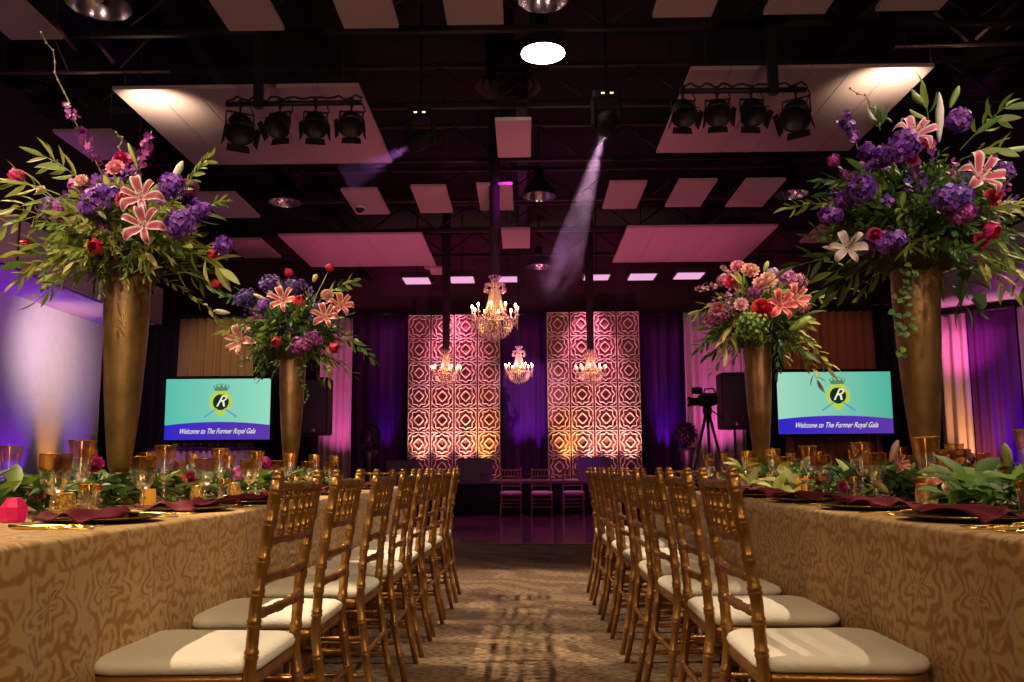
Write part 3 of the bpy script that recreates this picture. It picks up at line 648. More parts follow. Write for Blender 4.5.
def moving_head(px, py, target, label, col, lit):
    p = atH(px, py, 5.2)
    o = empty('moving_head_light', p, 0, label, 'stage light')
    mb = MB(); mb.bbox(-0.16, 0.16, -0.13, 0.13, -0.12, 0.0, 0.02); mb.tube([(0, 0, -0.01), (0, 0, 1.42)], 0.02, 6); mb.build('base', M['blackplastic'], o)
    for sx in (-1, 1):
        mb = MB(); mb.bbox(sx * 0.15 - 0.025, sx * 0.15 + 0.025, -0.06, 0.06, -0.42, -0.1, 0.015); mb.build('yoke_arm', M['blackplastic'], o)
    hc = Vector((0, 0, -0.36)); d = (Vector(target) - (p + hc)).normalized()
    mt = Matrix.Translation(hc) @ d.to_track_quat('Z', 'Y').to_matrix().to_4x4()
    mb = MB(); mb.lathe([(0, -0.16), (0.07, -0.15), (0.115, -0.06), (0.115, 0.05), (0.09, 0.15), (0.075, 0.17), (0.07, 0.15), (0, 0.15)], 20, mtx=mt); mb.build('head', M['blackplastic'], o)
    mb = MB(); mb.lathe([(0, 0.155), (0.066, 0.155), (0.066, 0.16), (0, 0.16)], 20, mtx=mt); mb.build('lens', M['lens'] if lit else emat('violet_lens', col, 4), o)
    for k in (-1, 1):
        mb = MB(); mb.bbox(k * 0.05 - 0.02, k * 0.05 + 0.02, -0.135, -0.13, -0.07, -0.05, 0.002); mb.build('indicator', emat('indicator', (1, 0.8, 0.4), 1.5), o)
    return p + hc + d * 0.17, d
def volmat(name, dens, col):
    m = bpy.data.materials.new(name); m.use_nodes = True; nt = m.node_tree; nt.nodes.clear()
    out = nt.nodes.new('ShaderNodeOutputMaterial'); v = nt.nodes.new('ShaderNodeVolumeScatter'); v.inputs['Color'].default_value = (*col, 1)
    v.inputs['Anisotropy'].default_value = 0.2
    tc = nt.nodes.new('ShaderNodeTexCoord'); n = nt.nodes.new('ShaderNodeTexNoise'); n.inputs['Scale'].default_value = 2.6; n.inputs['Detail'].default_value = 3
    nt.links.new(tc.outputs['Object'], n.inputs['Vector'])
    r = nt.nodes.new('ShaderNodeMapRange'); r.inputs[1].default_value = 0.35; r.inputs[2].default_value = 0.75; r.inputs[3].default_value = dens * 0.25; r.inputs[4].default_value = dens * 1.6
    nt.links.new(n.outputs['Fac'], r.inputs[0]); nt.links.new(r.outputs[0], v.inputs['Density']); nt.links.new(v.outputs[0], out.inputs['Volume'])
    return m
def beam(src, d, L, r0, r1, power, col, dens, label):
    mt = d.to_track_quat('Z', 'Y').to_matrix().to_4x4()
    mb = MB(); mb.lathe([(0.001, 0.0), (r0, 0.0), (r0 + (r1 - r0) * 0.5, L * 0.5), (r1, L), (0.001, L)], 24, mtx=mt)
    o = mb.build('smoke_beam', volmat('lit_haze', dens, (1, 1, 1)), loc=src)
    tag(o, label, 'light beam', kind='stuff')
    s = spot('beam_light', src + d * 0.005, src + d * 3, power, col, 2 * math.degrees(math.atan(r1 / L)) + 2, 0.6, 0.03)
tg = atY(566, 262, 12.6)
src, d = moving_head(606, 93, tg, 'moving head lamp throwing the white beam, right of centre', (1, 0.8, 1), True)
beam(src, d, (tg - src).length, 0.06, 0.27, 3000, (1.0, 0.50, 0.85), 0.17, 'pinkish white beam of smoke below the right moving head lamp')
tg = atY(345, 180, 9.6)
src, d = moving_head(421, 112, tg, 'moving head lamp throwing the faint violet beam, left of centre', (0.6, 0.3, 1), False)
beam(src, d, (tg - src).length, 0.05, 0.22, 160, (0.75, 0.25, 0.9), 0.10, 'faint violet beam of smoke below the left moving head lamp')

# dome camera on the leftmost small panel
p = atH(360, 205, PH)
o = empty('dome_camera', (p.x, p.y, PH), 0, 'small white dome camera on the small panel left of the sleeve', 'camera')
mb = MB(); mb.lathe([(0.0, -0.001), (0.09, -0.001), (0.09, -0.05), (0.075, -0.06), (0, -0.06)], 20); mb.build('housing', M['porcelain'], o)
mb = MB(); mb.ball((0, 0, -0.06), 0.07, 14, 8); mb.build('dome', M['charger'], o)

# ------------------------------------------------------------------ chandeliers
def chandelier(px, ytop, ybot, Y, wpx, label, m, sleeve_px, ztop=6.62, power=6, col=(1, 0.62, 0.28)):
    bot = atY(px, ybot, Y); top = atY(px, ytop, Y); H = top.z - bot.z; W = atY(px + wpx, ybot, Y).x - bot.x; r = W / 2
    o = empty('chandelier', (bot.x, Y, bot.z), 0, label, 'chandelier')
    rnd = random.Random(int(px))
    def bead(mb, p, s):
        p = Vector(p); vs = [p + Vector(q) * s for q in ((1, 0, 0), (-1, 0, 0), (0, 1, 0), (0, -1, 0), (0, 0, 1.3), (0, 0, -1.3))]
        mb.add(vs, [(0, 2, 4), (2, 1, 4), (1, 3, 4), (3, 0, 4), (2, 0, 5), (1, 2, 5), (3, 1, 5), (0, 3, 5)], smooth=False)
    bs = 0.012 * (W / 0.75)
    # central stem
    mb = MB(); mb.lathe([(0.0, 0.06 * H), (0.02, 0.08 * H), (0.035, 0.2 * H), (0.015, 0.3 * H), (0.03, 0.5 * H), (0.012, 0.62 * H), (0.03, 0.8 * H), (0.01, 0.86 * H), (0.01, H)], 12); mb.build('stem', M['goldrim'], o)
    # crown with curled crystal sprays
    mb = MB()
    for k in range(10):
        a = 2 * math.pi * k / 10
        pts = [(math.cos(a) * rr * r, math.sin(a) * rr * r, zz * H) for rr, zz in ((0.10, 0.78), (0.26, 0.88), (0.40, 0.87), (0.44, 0.80), (0.36, 0.76))]
        mb.tube(pts, 0.007, 5)
        for q in pts[1:]: bead(mb, q, bs * 1.6)
        bead(mb, (pts[3][0], pts[3][1], pts[3][2] - 0.03), bs * 2)
        pts = [(math.cos(a) * rr * r, math.sin(a) * rr * r, zz * H) for rr, zz in ((0.08, 0.86), (0.16, 0.95), (0.24, 1.0))]
        mb.tube(pts, 0.006, 5)
        for q in pts: bead(mb, q, bs * 1.5)
    mb.build('crown', m, o)
    # bell of strands from crown to ring
    mb = MB()
    for k in range(30):
        a = 2 * math.pi * k / 30
        for j in range(22):
            t = j / 21; rr = r * (0.22 + 0.30 * t ** 1.6); bead(mb, (math.cos(a) * rr, math.sin(a) * rr, H * (0.78 - 0.44 * t)), bs * 0.85)
    mb.build('crystal_strands', m, o)
    mb = MB()
    mb.lathe([(r * 0.53, H * 0.33), (r * 0.56, H * 0.33), (r * 0.56, H * 0.365), (r * 0.53, H * 0.365), (r * 0.53, H * 0.33)], 32); mb.build('ring', M['goldrim'], o)
    # basket below
    mb = MB()
    for ring_ in range(9):
        t = ring_ / 8; rr = r * 0.78 * math.cos(t * math.pi / 2 * 0.96); zz = H * (0.30 - 0.30 * math.sin(t * math.pi / 2))
        n = max(4, int(34 * math.cos(t * math.pi / 2 * 0.96)))
        for k in range(n):
            a = 2 * math.pi * (k + 0.5 * (ring_ % 2)) / n; bead(mb, (math.cos(a) * rr, math.sin(a) * rr, zz), bs * 1.25)
            bead(mb, (math.cos(a) * rr, math.sin(a) * rr, zz - bs * 2.2), bs * 0.8)
    bead(mb, (0, 0, -0.01), bs * 2.4); mb.build('crystal_basket', m, o)
    # arms, candles
    for k in range(10):
        a = 2 * math.pi * (k + 0.3) / 10; ca, sa = math.cos(a), math.sin(a)
        mb = MB(); pts = [(ca * rr * r, sa * rr * r, zz * H) for rr, zz in ((0.54, 0.34), (0.66, 0.26), (0.82, 0.24), (0.94, 0.29), (0.96, 0.36))]
        mb.tube(pts, 0.008, 5)
        for q in range(8): bead(mb, (ca * 0.96 * r, sa * 0.96 * r, H * (0.35 - 0.028 * q)), bs * 0.9)
        for q in range(6):
            t = q / 6; bead(mb, (ca * r * (0.96 - 0.3 * t), sa * r * (0.96 - 0.3 * t), H * (0.33 - 0.12 * math.sin(t * math.pi))), bs * 0.8)
        mb.lathe([(0, H * 0.36), (0.03, H * 0.375), (0.034, H * 0.39), (0.0, H * 0.385)], 8, (ca * 0.96 * r, sa * 0.96 * r, 0)); arm = mb.build('arm', m, o)
        mb = MB(); mb.lathe([(0.011, H * 0.385), (0.011, H * 0.47), (0, H * 0.47)], 8, (ca * 0.96 * r, sa * 0.96 * r, 0)); cn = mb.build('candle', M['candle'], o)
        mb = MB(); mb.ball((ca * 0.96 * r, sa * 0.96 * r, H * 0.50), 0.018 * (W / 0.75), 8, 6, sq=(1, 1, 1.7)); mb.build('flame', M['flame'], cn)
    mb = MB(); sw = sleeve_px
    mb.tube([(0, 0, H), (0.0, 0.01, H + (ztop - top.z) * 0.5), (0, 0, ztop - bot.z)], [sw * 0.8, sw, sw], 10); mb.build('chain_sleeve', M['sleeve'], o)
    point('chandelier_glow', (bot.x, Y, bot.z + H * 0.45), power, col, 0.12)
    point('chandelier_glow', (bot.x, Y - r * 1.3, bot.z + H * 0.55), power * 0.45, col, 0.12)
chandelier(495, 277, 338, 12.0, 48, 'largest lit crystal chandelier hanging nearest over the dance floor', M['crystal'], 0.085, power=6)
chandelier(446, 350, 384, 16.6, 30, 'small rosy chandelier in front of the left lattice panel', M['crystalpink'], 0.09, power=6, col=(1, 0.5, 0.4))
chandelier(519, 347, 383, 16.6, 29, 'small chandelier before the dark drape between the lattice panels', M['crystalpink'], 0.015, power=6, col=(1, 0.6, 0.4))
chandelier(591, 350, 383, 16.6, 32, 'small rosy chandelier in front of the right lattice panel', M['crystalpink'], 0.09, power=6, col=(1, 0.5, 0.4))

# ------------------------------------------------------------------ stage, lattice panels
SZ = 0.66; SY = 16.2
sl = -3.45; sr = 3.55
o = empty('stage', ((sl + sr) / 2, SY, 0), 0, 'low black stage platform with violet-lit top across the hall', 'stage')
hw = (sr - sl) / 2
mb = MB(); mb.bbox(-hw, hw, 0, 3.1, SZ - 0.06, SZ, 0.01); mb.build('deck', M['stagecarpet'], o)
mb = MB()
n = 160
vs = []
for j in range(2):
    for i in range(n + 1): vs.append((-hw + 2 * hw * i / n, 0.03 + 0.018 * math.sin(i * 1.9) * (1 if j == 0 else 0.4), 0.005 if j == 0 else SZ - 0.06))
mb.add(vs, [(i, i + 1, n + 2 + i, n + 1 + i) for i in range(n)]); mb.build('skirt', M['blackcloth'], o, solid=0.01)
def tile_mesh(mb, x, z, w, h):
    """one relief tile: an eight-pointed star frame, an inner lozenge, corner pieces; ridge profile standing out toward -y"""
    def ridge(p, q, wd=0.055, ht=0.035):
        p = Vector((x + p[0] * w, 0, z + p[1] * h)); q = Vector((x + q[0] * w, 0, z + q[1] * h)); d = (q - p); n_ = Vector((-d.z, 0, d.x)).normalized() * (wd * w / 2)
        tp = Vector((0, -ht, 0))
        mb.add([p + n_, p - n_, p + tp + n_ * 0.35, p + tp - n_ * 0.35, q + n_, q - n_, q + tp + n_ * 0.35, q + tp - n_ * 0.35], [(0, 4, 6, 2), (2, 6, 7, 3), (3, 7, 5, 1), (0, 2, 3, 1), (4, 5, 7, 6)], smooth=False)
    # outer star: octagonal quatrefoil outline
    S = [(0.0, 0.44), (0.12, 0.34), (0.30, 0.34), (0.30, 0.16), (0.42, 0.0)]
    for sx in (-1, 1):
        for sz in (-1, 1):
            pts = [(sx * a_, sz * b_) for a_, b_ in S]
            for k in range(4): ridge(pts[k], pts[k + 1])
            c_ = [(0.0, 0.235), (0.12, 0.13), (0.225, 0.0)]
            for k in range(2): ridge((sx * c_[k][0], sz * c_[k][1]), (sx * c_[k + 1][0], sz * c_[k + 1][1]), 0.06, 0.045)
            ridge((sx * 0.48, sz * 0.30), (sx * 0.36, sz * 0.42), 0.05); ridge((sx * 0.36, sz * 0.42), (sx * 0.20, sz * 0.47), 0.05)
            ridge((sx * 0.48, sz * 0.30), (sx * 0.48, sz * 0.16), 0.05)
    for sx in (-1, 1): ridge((sx * 0.5, -0.5), (sx * 0.5, 0.5), 0.03, 0.02)
    ridge((-0.5, 0.5), (0.5, 0.5), 0.05, 0.03)
def lattice(x0, x1, ytop, label):
    a = atY(x0, 420, 19.0); c = atY(x1, 420, 19.0); t = atY((x0 + x1) / 2, ytop, 19.0)
    W = c.x - a.x; cw = W / 4; Hh = t.z - SZ; rows = 7; th = Hh / rows
    o = empty('lattice_screen', ((a.x + c.x) / 2, 19.0, SZ), 0, label, 'decorative panel', 'lattice backdrops on the stage')
    for k in range(4):
        cx = -W / 2 + cw * (k + 0.5)
        mb = MB(); mb.box(cx - cw / 2 + 0.008, cx + cw / 2 - 0.008, 0.0, 0.05, 0, Hh, mi=1)
        for j in range(rows): tile_mesh(mb, cx, (j + 0.5) * th, cw * 0.90, th * 0.97)
        mb.build('lattice_column', [M['lattice'], M['latticeback']], o)
    mb = MB(); mb.box(-W / 2, W / 2, 0.05, 0.10, 0, 0.08); mb.box(-W / 2, W / 2, 0.05, 0.10, Hh - 0.08, Hh)
    for s in (-1, 1): mb.tube([(s * W * 0.3, 0.1, Hh * 0.7), (s * W * 0.3, 0.42, 0.0)], 0.02, 6)
    mb.build('brace', M['black'], o)
lattice(407, 501, 315, 'left blush lattice backdrop panel glowing amber at its foot')
lattice(547, 642, 312, 'right blush lattice backdrop panel glowing amber at its foot')

# ------------------------------------------------------------------ chiavari chairs
def ringed(mb, p, q, r, rings, n=10, bow=None, rr=1.2):
    """a turned rod with bamboo rings"""
    p = Vector(p); q = Vector(q); L = (q - p).length; bow = Vector(bow) if bow else Vector((0, 0, 0))
    ts = [(0, r), (1, r)]
    for t in rings:
        e = 0.006 / L
        ts += [(t - 1.9 * e, r), (t - 1.3 * e, r * rr), (t - 0.5 * e, r * rr), (t, r * 1.06), (t + 0.5 * e, r * rr), (t + 1.3 * e, r * rr), (t + 1.9 * e, r)]
    if bow.length: ts += [(t / 8, r) for t in range(1, 8)]
    ts = sorted(x for x in ts if 0 <= x[0] <= 1)
    mb.tube([p.lerp(q, t) + bow * (4 * t * (1 - t)) for t, _ in ts], [x for _, x in ts], n)
def pathrings(mb, pts, r, zr, n=10, taper=None):
    """rod along a z-sorted path with rings at heights zr"""
    zs = sorted(set([p[2] for p in pts] + [z + k for z in zr for k in (-0.012, -0.008, -0.003, 0, 0.003, 0.008, 0.012)]))
    zs = [z for z in zs if pts[0][2] <= z <= pts[-1][2]]
    P = []; RR = []
    for z in zs:
        for i in range(len(pts) - 1):
            if pts[i][2] <= z <= pts[i + 1][2]:
                t = (z - pts[i][2]) / (pts[i + 1][2] - pts[i][2]); P.append(Vector(pts[i]).lerp(Vector(pts[i + 1]), t)); break
        k = min((abs(z - a) for a in zr), default=1)
        base = r * (taper(z) if taper else 1)
        RR.append(base * 1.17 if 0.002 < k < 0.0085 else base * (1.05 if k < 0.002 else 1))
    mb.tube(P, RR, n)
def make_chair():
    o = empty('chiavari_chair', (0, 0, 0), 0, 'x', 'chair')
    g = M['gold_chair']
    def yw(z): return 0.178 if z > 0.4 else 0.178 + 0.012 * (0.43 - z) / 0.43
    def px_(z):
        tb = [(0, -0.262), (0.2, -0.22), (0.43, -0.19), (0.6, -0.20), (0.75, -0.222), (0.915, -0.25)]
        for i in range(len(tb) - 1):
            if tb[i][0] <= z <= tb[i + 1][0]:
                t = (z - tb[i][0]) / (tb[i + 1][0] - tb[i][0]); return tb[i][1] + (tb[i + 1][1] - tb[i][1]) * t
        return tb[-1][1]
    for s in (-1, 1):
        mb = MB(); zz = [0, 0.1, 0.2, 0.32, 0.43, 0.52, 0.6, 0.68, 0.75, 0.83, 0.888]
        pathrings(mb, [(px_(z), s * yw(z), z) for z in zz], 0.0145, [0.12, 0.25, 0.36, 0.485, 0.555, 0.625, 0.70, 0.785, 0.858], taper=lambda z: 0.85 + 0.15 * min(1, z / 0.3))
        tp = (px_(0.888), s * 0.178, 0.888)
        mb.lathe([(0.013, -0.004), (0.0165, 0.0), (0.0165, 0.005), (0.011, 0.008), (0.013, 0.011), (0.012, 0.017), (0.006, 0.021), (0, 0.022)], 10, tp)
        mb.build('back_post', g, o)
    for (z, nm, r) in ((0.868, 'rail', 0.011), (0.742, 'rail', 0.011), (0.655, 'rail', 0.0115), (0.575, 'rail', 0.0115)):
        mb = MB(); x = px_(z); ringed(mb, (x, -0.178, z), (x, 0.178, z), r, [0.09, 0.35, 0.65, 0.91], 8, bow=(-0.018, 0, 0)); mb.build(nm, g, o)
    for k in range(5):
        y = -0.115 + k * 0.0575; bx = -0.018 * (1 - (y / 0.178) ** 2)
        mb = MB(); ringed(mb, (px_(0.742) + bx, y, 0.745), (px_(0.868) + bx, y, 0.866), 0.0078, [0.14, 0.5, 0.86], 8, rr=1.3); mb.build('spindle', g, o)
    # seat frame
    def outline(e, z):
        pts = []
        for (cx, cy, a0) in ((0.127, 0.122, 0), (-0.147, 0.127, 90), (-0.147, -0.127, 180), (0.127, -0.122, 270)):
            r0 = 0.070 if cx > 0 else 0.050; rr = max(0.006, r0 + e); sh = min(0.0, r0 - 0.006 + e)      # past the corner radius the whole outline shrinks
            for k in range(6):
                a = R(a0 + k * 18)
                pts.append((cx + sh * math.copysign(1, cx) + rr * math.cos(a), cy + sh * math.copysign(1, cy) + rr * math.sin(a), z))
        return pts
    def stack(prof):
        mb = MB(); n = 24; vs = []
        for e, z in prof: vs += outline(e, z)
        fs = [tuple(range(n - 1, -1, -1)), tuple(range((len(prof) - 1) * n, len(prof) * n))]
        for i in range(len(prof) - 1):
            for k in range(n): fs.append((i * n + k, i * n + (k + 1) % n, (i + 1) * n + (k + 1) % n, (i + 1) * n + k))
        mb.add(vs, fs); return mb
    stack([(-0.012, 0.405), (0, 0.41), (0.003, 0.425), (0, 0.437), (-0.01, 0.44)]).build('seat_frame', g, o)
    mb = stack([(-0.01, 0.438), (0.004, 0.445), (0.008, 0.456), (0.002, 0.468), (-0.014, 0.476), (-0.05, 0.482), (-0.1, 0.485)]); mb.build('cushion', M['cushion'], o)
    for s in (-1, 1):
        mb = MB(); pathrings(mb, [(0.185, s * 0.187, 0), (0.165, s * 0.178, 0.41)], 0.0145, [0.05, 0.15, 0.24, 0.33, 0.385], taper=lambda z: 0.8 + 0.2 * min(1, z / 0.3)); mb.build('leg', g, o)
        for z in (0.17, 0.30):
            mb = MB(); ringed(mb, (px_(z), s * 0.183, z), (0.172, s * 0.183, z), 0.0085, [0.2, 0.5, 0.8], 8); mb.build('stretcher', g, o)
    for z in (0.20, 0.33):
        mb = MB(); ringed(mb, (0.173, -0.18, z), (0.173, 0.18, z), 0.0085, [0.2, 0.5, 0.8], 8); mb.build('stretcher', g, o)
    mb = MB(); ringed(mb, (px_(0.25), -0.18, 0.25), (px_(0.25), 0.18, 0.25), 0.0085, [0.2, 0.5, 0.8], 8); mb.build('stretcher', g, o)
    return o
chair = make_chair(); used = False
# top of the back sits 0.25 behind the seat centre
LX = [.575, .565, .545, .53, .52, .51, .50, .49]; LZ = [2.15, 2.70, 3.28, 3.84, 4.34, 4.84, 5.36, 5.98]
RX = [.485, .49, .485, .48, .475, .47, .465, .46]; RZ = [2.15, 2.72, 3.28, 3.84, 4.4, 4.95, 5.5, 6.05]
rj = random.Random(3)
for k in range(8):
    place(chair, used, (-(LX[k] + 0.25), LZ[k], 0), math.pi + rj.uniform(-0.03, 0.03), 'gold chiavari chair with ivory cushion, %s in the row along the left table' % ORD[k], 'chairs along the aisle side of the left table'); used = True
for k in range(8):
    place(chair, used, (RX[k] + 0.25, RZ[k], 0), rj.uniform(-0.03, 0.03), 'gold chiavari chair with ivory cushion, %s in the row along the right table' % ORD[k], 'chairs along the aisle side of the right table')
# table-head chairs at the far ends, and chairs beyond the right table
p = atY(384, 474, 7.75); place(chair, True, (p.x, 7.45, 0), -math.pi / 2, 'gold chair at the far head of the left table, seen face on')
p = atY(648, 474, 7.75); place(chair, True, (p.x + 0.35, 7.45, 0), -math.pi / 2, 'gold chair at the far head of the right table')
p = atY(984, 470, 4.9); place(chair, True, (p.x, 4.65, 0), -math.pi / 2 - 0.5, 'gold chair standing beyond the right table under the violet curtain')
# three chairs in front of the stage, facing the camera
for k, x in enumerate((511, 542, 574)):
    p = atY(x, 516, 15.3); place(chair, True, (p.x, 15.45, 0.005), -math.pi / 2, 'gold chair in front of the stage, %s of the three' % ['left', 'middle', 'right'][k], 'chairs in front of the stage')

# ------------------------------------------------------------------ banquet tables
TZ = 0.765
LE, RE = -1.0, 0.96            # aisle-side edges
TW = 1.42; TY0, TY1 = 1.50, 6.75
def make_table(x0, x1, y0, label, seed):
    cx = (x0 + x1) / 2; cy = (y0 + TY1) / 2
    o = empty('banquet_table', (cx, cy, 0), 0, label, 'table', 'banquet tables')
    mb = MB(); mb.bbox(x0 + 0.02 - cx, x1 - 0.02 - cx, y0 + 0.02 - cy, TY1 - 0.02 - cy, TZ - 0.035, TZ - 0.004, 0.006); mb.build('tabletop', M['blackplastic'], o)
    for sx in (-1, 1):
        for sy in (-1, 0, 1):
            mb = MB(); mb.tube([(sx * (x1 - x0) * 0.35, sy * (TY1 - y0) * 0.44, 0), (sx * (x1 - x0) * 0.35, sy * (TY1 - y0) * 0.44, TZ - 0.03)], 0.02, 8); mb.build('leg', M['black'], o)
    # cloth: rings of a rounded rectangle; u runs along the perimeter
    rc = 0.05; per = []
    hx = (x1 - x0) / 2; hy = (TY1 - y0) / 2
    def side(ax, ay, bx, by, nx, ny):
        n = max(2, int(math.hypot(bx - ax, by - ay) / 0.03))
        for i in range(n): t = i / n; per.append((ax + (bx - ax) * t, ay + (by - ay) * t, nx, ny))
    def corner(cx_, cy_, a0):
        for i in range(8): a = R(a0 + i * 90 / 8); per.append((cx_ + rc * math.cos(a), cy_ + rc * math.sin(a), math.cos(a), math.sin(a)))
    side(hx, -hy + rc, hx, hy - rc, 1, 0); corner(hx - rc, hy - rc, 0); side(hx - rc, hy, -hx + rc, hy, 0, 1); corner(-hx + rc, hy - rc, 90)
    side(-hx, hy - rc, -hx, -hy + rc, -1, 0); corner(-hx + rc, -hy + rc, 180); side(-hx + rc, -hy, hx - rc, -hy, 0, -1); corner(hx - rc, -hy + rc, 270)
    n = len(per); mb = MB(); vs = []; uv = []
    prof = [(TZ + 0.002, -0.06), (TZ + 0.002, -0.012), (TZ - 0.003, -0.002), (TZ - 0.012, 0.003)] + [(TZ * (1 - t) + 0.008 * t - 0.012, 0.004) for t in (0.05, 0.12, 0.2, 0.3, 0.4, 0.5, 0.6, 0.7, 0.8, 0.9, 0.985)]
    s = 0
    for i in range(n):
        x, y, nx, ny = per[i]; px0, py0 = per[i - 1][0], per[i - 1][1]
        s += math.hypot(x - px0, y - py0) if i else 0
        # corner proximity makes deep folds
        dc = min(math.hypot(x - sx * hx, y - sy * hy) for sx in (-1, 1) for sy in (-1, 1))
        for j, (z, off) in enumerate(prof):
            dn = max(0, (TZ - z) / TZ)
            f = dn ** 1.1 * (0.012 * math.sin(s * 9.0 + seed) + 0.010 * math.sin(s * 21 + 1.3 * seed) + 0.016)
            f += dn ** 0.9 * 0.085 * math.exp(-(dc / 0.16) ** 2) * (0.6 + 0.55 * math.cos(dc * 38))
            if j <= 1: f = 0
            vs.append((x + nx * (off + f), y + ny * (off + f), z))
            uv.append((s, z))
    m_ = len(prof)
    fs = [(i * m_ + j + 1, ((i + 1) % n) * m_ + j + 1, ((i + 1) % n) * m_ + j, i * m_ + j) for i in range(n) for j in range(m_ - 1)]
    mb.add(vs, fs)
    # flat top
    o0 = len(mb.v); gx, gy = 6, 24; xa = hx - 0.06; ya = hy - 0.06
    vs = [(-xa + 2 * xa * i / gx, -ya + 2 * ya * j / gy, TZ + 0.002) for j in range(gy + 1) for i in range(gx + 1)]
    mb.add(vs, [(j * (gx + 1) + i, j * (gx + 1) + i + 1, (j + 1) * (gx + 1) + i + 1, (j + 1) * (gx + 1) + i) for j in range(gy) for i in range(gx)])
    uv += [(v[1], v[0]) for v in vs]
    mb.uv = uv; mb.build('tablecloth', M['damask'], o)
    return o
make_table(LE - TW, LE, TY0, 'long left banquet table under a gold damask cloth', 1.0)
make_table(RE, RE + TW, TY0 + 0.12, 'long right banquet table under a gold damask cloth', 2.4)
LC = LE - TW / 2 ; RC = RE + TW / 2      # centre lines
T0 = TZ + 0.003

# ------------------------------------------------------------------ table ware
def glass(kind):
    o = empty({'flute': 'wine_glass', 'goblet': 'goblet', 'tumbler': 'glass_tumbler'}[kind], (0, 0, 0), 0, 'x', 'glass')
    cut = lambda a, z: 0.03 * math.cos(10 * a)
    if kind == 'flute':
        H, rim = 0.238, 0.042
        bowl = [(0.008, 0.105), (0.016, 0.112), (0.024, 0.13), (0.029, 0.155), (0.034, 0.185)]; band = [(0.034, 0.185), (0.038, 0.215), (rim, H)]
        stem = [(0.032, 0.0), (0.032, 0.003), (0.012, 0.008), (0.006, 0.016), (0.0055, 0.045), (0.011, 0.052), (0.006, 0.06), (0.0055, 0.085), (0.010, 0.093), (0.008, 0.105)]
    elif kind == 'goblet':
        H, rim = 0.192, 0.044
        bowl = [(0.008, 0.07), (0.022, 0.077), (0.034, 0.095), (0.040, 0.12), (0.042, 0.145)]; band = [(0.042, 0.145), (0.0435, 0.17), (rim, H)]
        stem = [(0.034, 0.0), (0.034, 0.003), (0.012, 0.008), (0.007, 0.015), (0.0065, 0.03), (0.013, 0.04), (0.007, 0.05), (0.007, 0.06), (0.008, 0.07)]
    else:
        H, rim = 0.10, 0.034
        bowl = [(0.022, 0.012), (0.024, 0.03), (0.027, 0.06), (0.030, 0.08)]; band = [(0.030, 0.08), (0.034, H)]
        stem = [(0.024, 0.0), (0.026, 0.004), (0.016, 0.008), (0.022, 0.012)]
    mb = MB(); mb.lathe(stem, 14); mb.build('stem', M['glass'], o)
    mb = MB(); mb.lathe([(0.0005, bowl[0][1])] + bowl, 40, ripple=cut); mb.build('bowl', M['glass'], o)
    mb = MB(); mb.lathe(band, 40, ripple=cut); mb.f = [f for f in mb.f if len(f) == 4]; mb.c = mb.c[:len(mb.f)]; mb.sm = mb.sm[:len(mb.f)]; mb.mi = mb.mi[:len(mb.f)]; mb.build('gold_rim', M['ambergl'], o)
    mb = MB(); pts = [(rim * math.cos(2 * math.pi * k / 24), rim * math.sin(2 * math.pi * k / 24), H) for k in range(25)]; mb.tube(pts, 0.0014, 4); mb.build('lip', M['goldrim'], o)
    return o
GL = {k: glass(k) for k in ('flute', 'goblet', 'tumbler')}; gu = {k: False for k in GL}
def put_glass(kind, x, y, label, group):
    place(GL[kind], gu[kind], (x, y, T0), rj.uniform(0, 6), label, group); gu[kind] = True
for sd, (cx, sgn, e) in {'left': (LC, -1, LE), 'right': (RC, 1, RE)}.items():
    base = 2.66 if sd == 'left' else 2.28
    n = 7 if sd == 'left' else 8
    for k in range(n):
        Y = base + 0.585 * k
        if Y > 6.6: break
        put_glass('flute', e + sgn * (0.42 + rj.uniform(-.015, .015)), Y, 'tall gold-rimmed wine glass, %s in the aisle-side row of the %s table' % (ORD[k], sd), 'tall wine glasses on the %s table' % sd)
        put_glass('goblet', e + sgn * (0.41 + rj.uniform(-.015, .015)), Y - 0.17, 'wide gold-rimmed goblet, %s in the aisle-side row of the %s table' % (ORD[k], sd), 'goblets on the %s table' % sd)
        if k % 2 == 0 or sd == 'right':
            put_glass('tumbler', e + sgn * 0.36, Y - 0.06 - 0.02 * (k % 2), 'short cut-crystal glass, %s along the aisle side of the %s table' % (ORD[k], sd), 'short crystal glasses on the %s table' % sd)
    for k in range(6):
        Y = 3.25 + 0.6 * k
        if Y > 6.6: break
        put_glass('flute', e + sgn * (1.02 + rj.uniform(-.015, .015)), Y, 'tall gold-rimmed wine glass, %s in the outer row of the %s table' % (ORD[k], sd), 'tall wine glasses on the %s table' % sd)
        put_glass('goblet', e + sgn * (1.00 + rj.uniform(-.015, .015)), Y - 0.2, 'wide gold-rimmed goblet, %s in the outer row of the %s table' % (ORD[k], sd), 'goblets on the %s table' % sd)
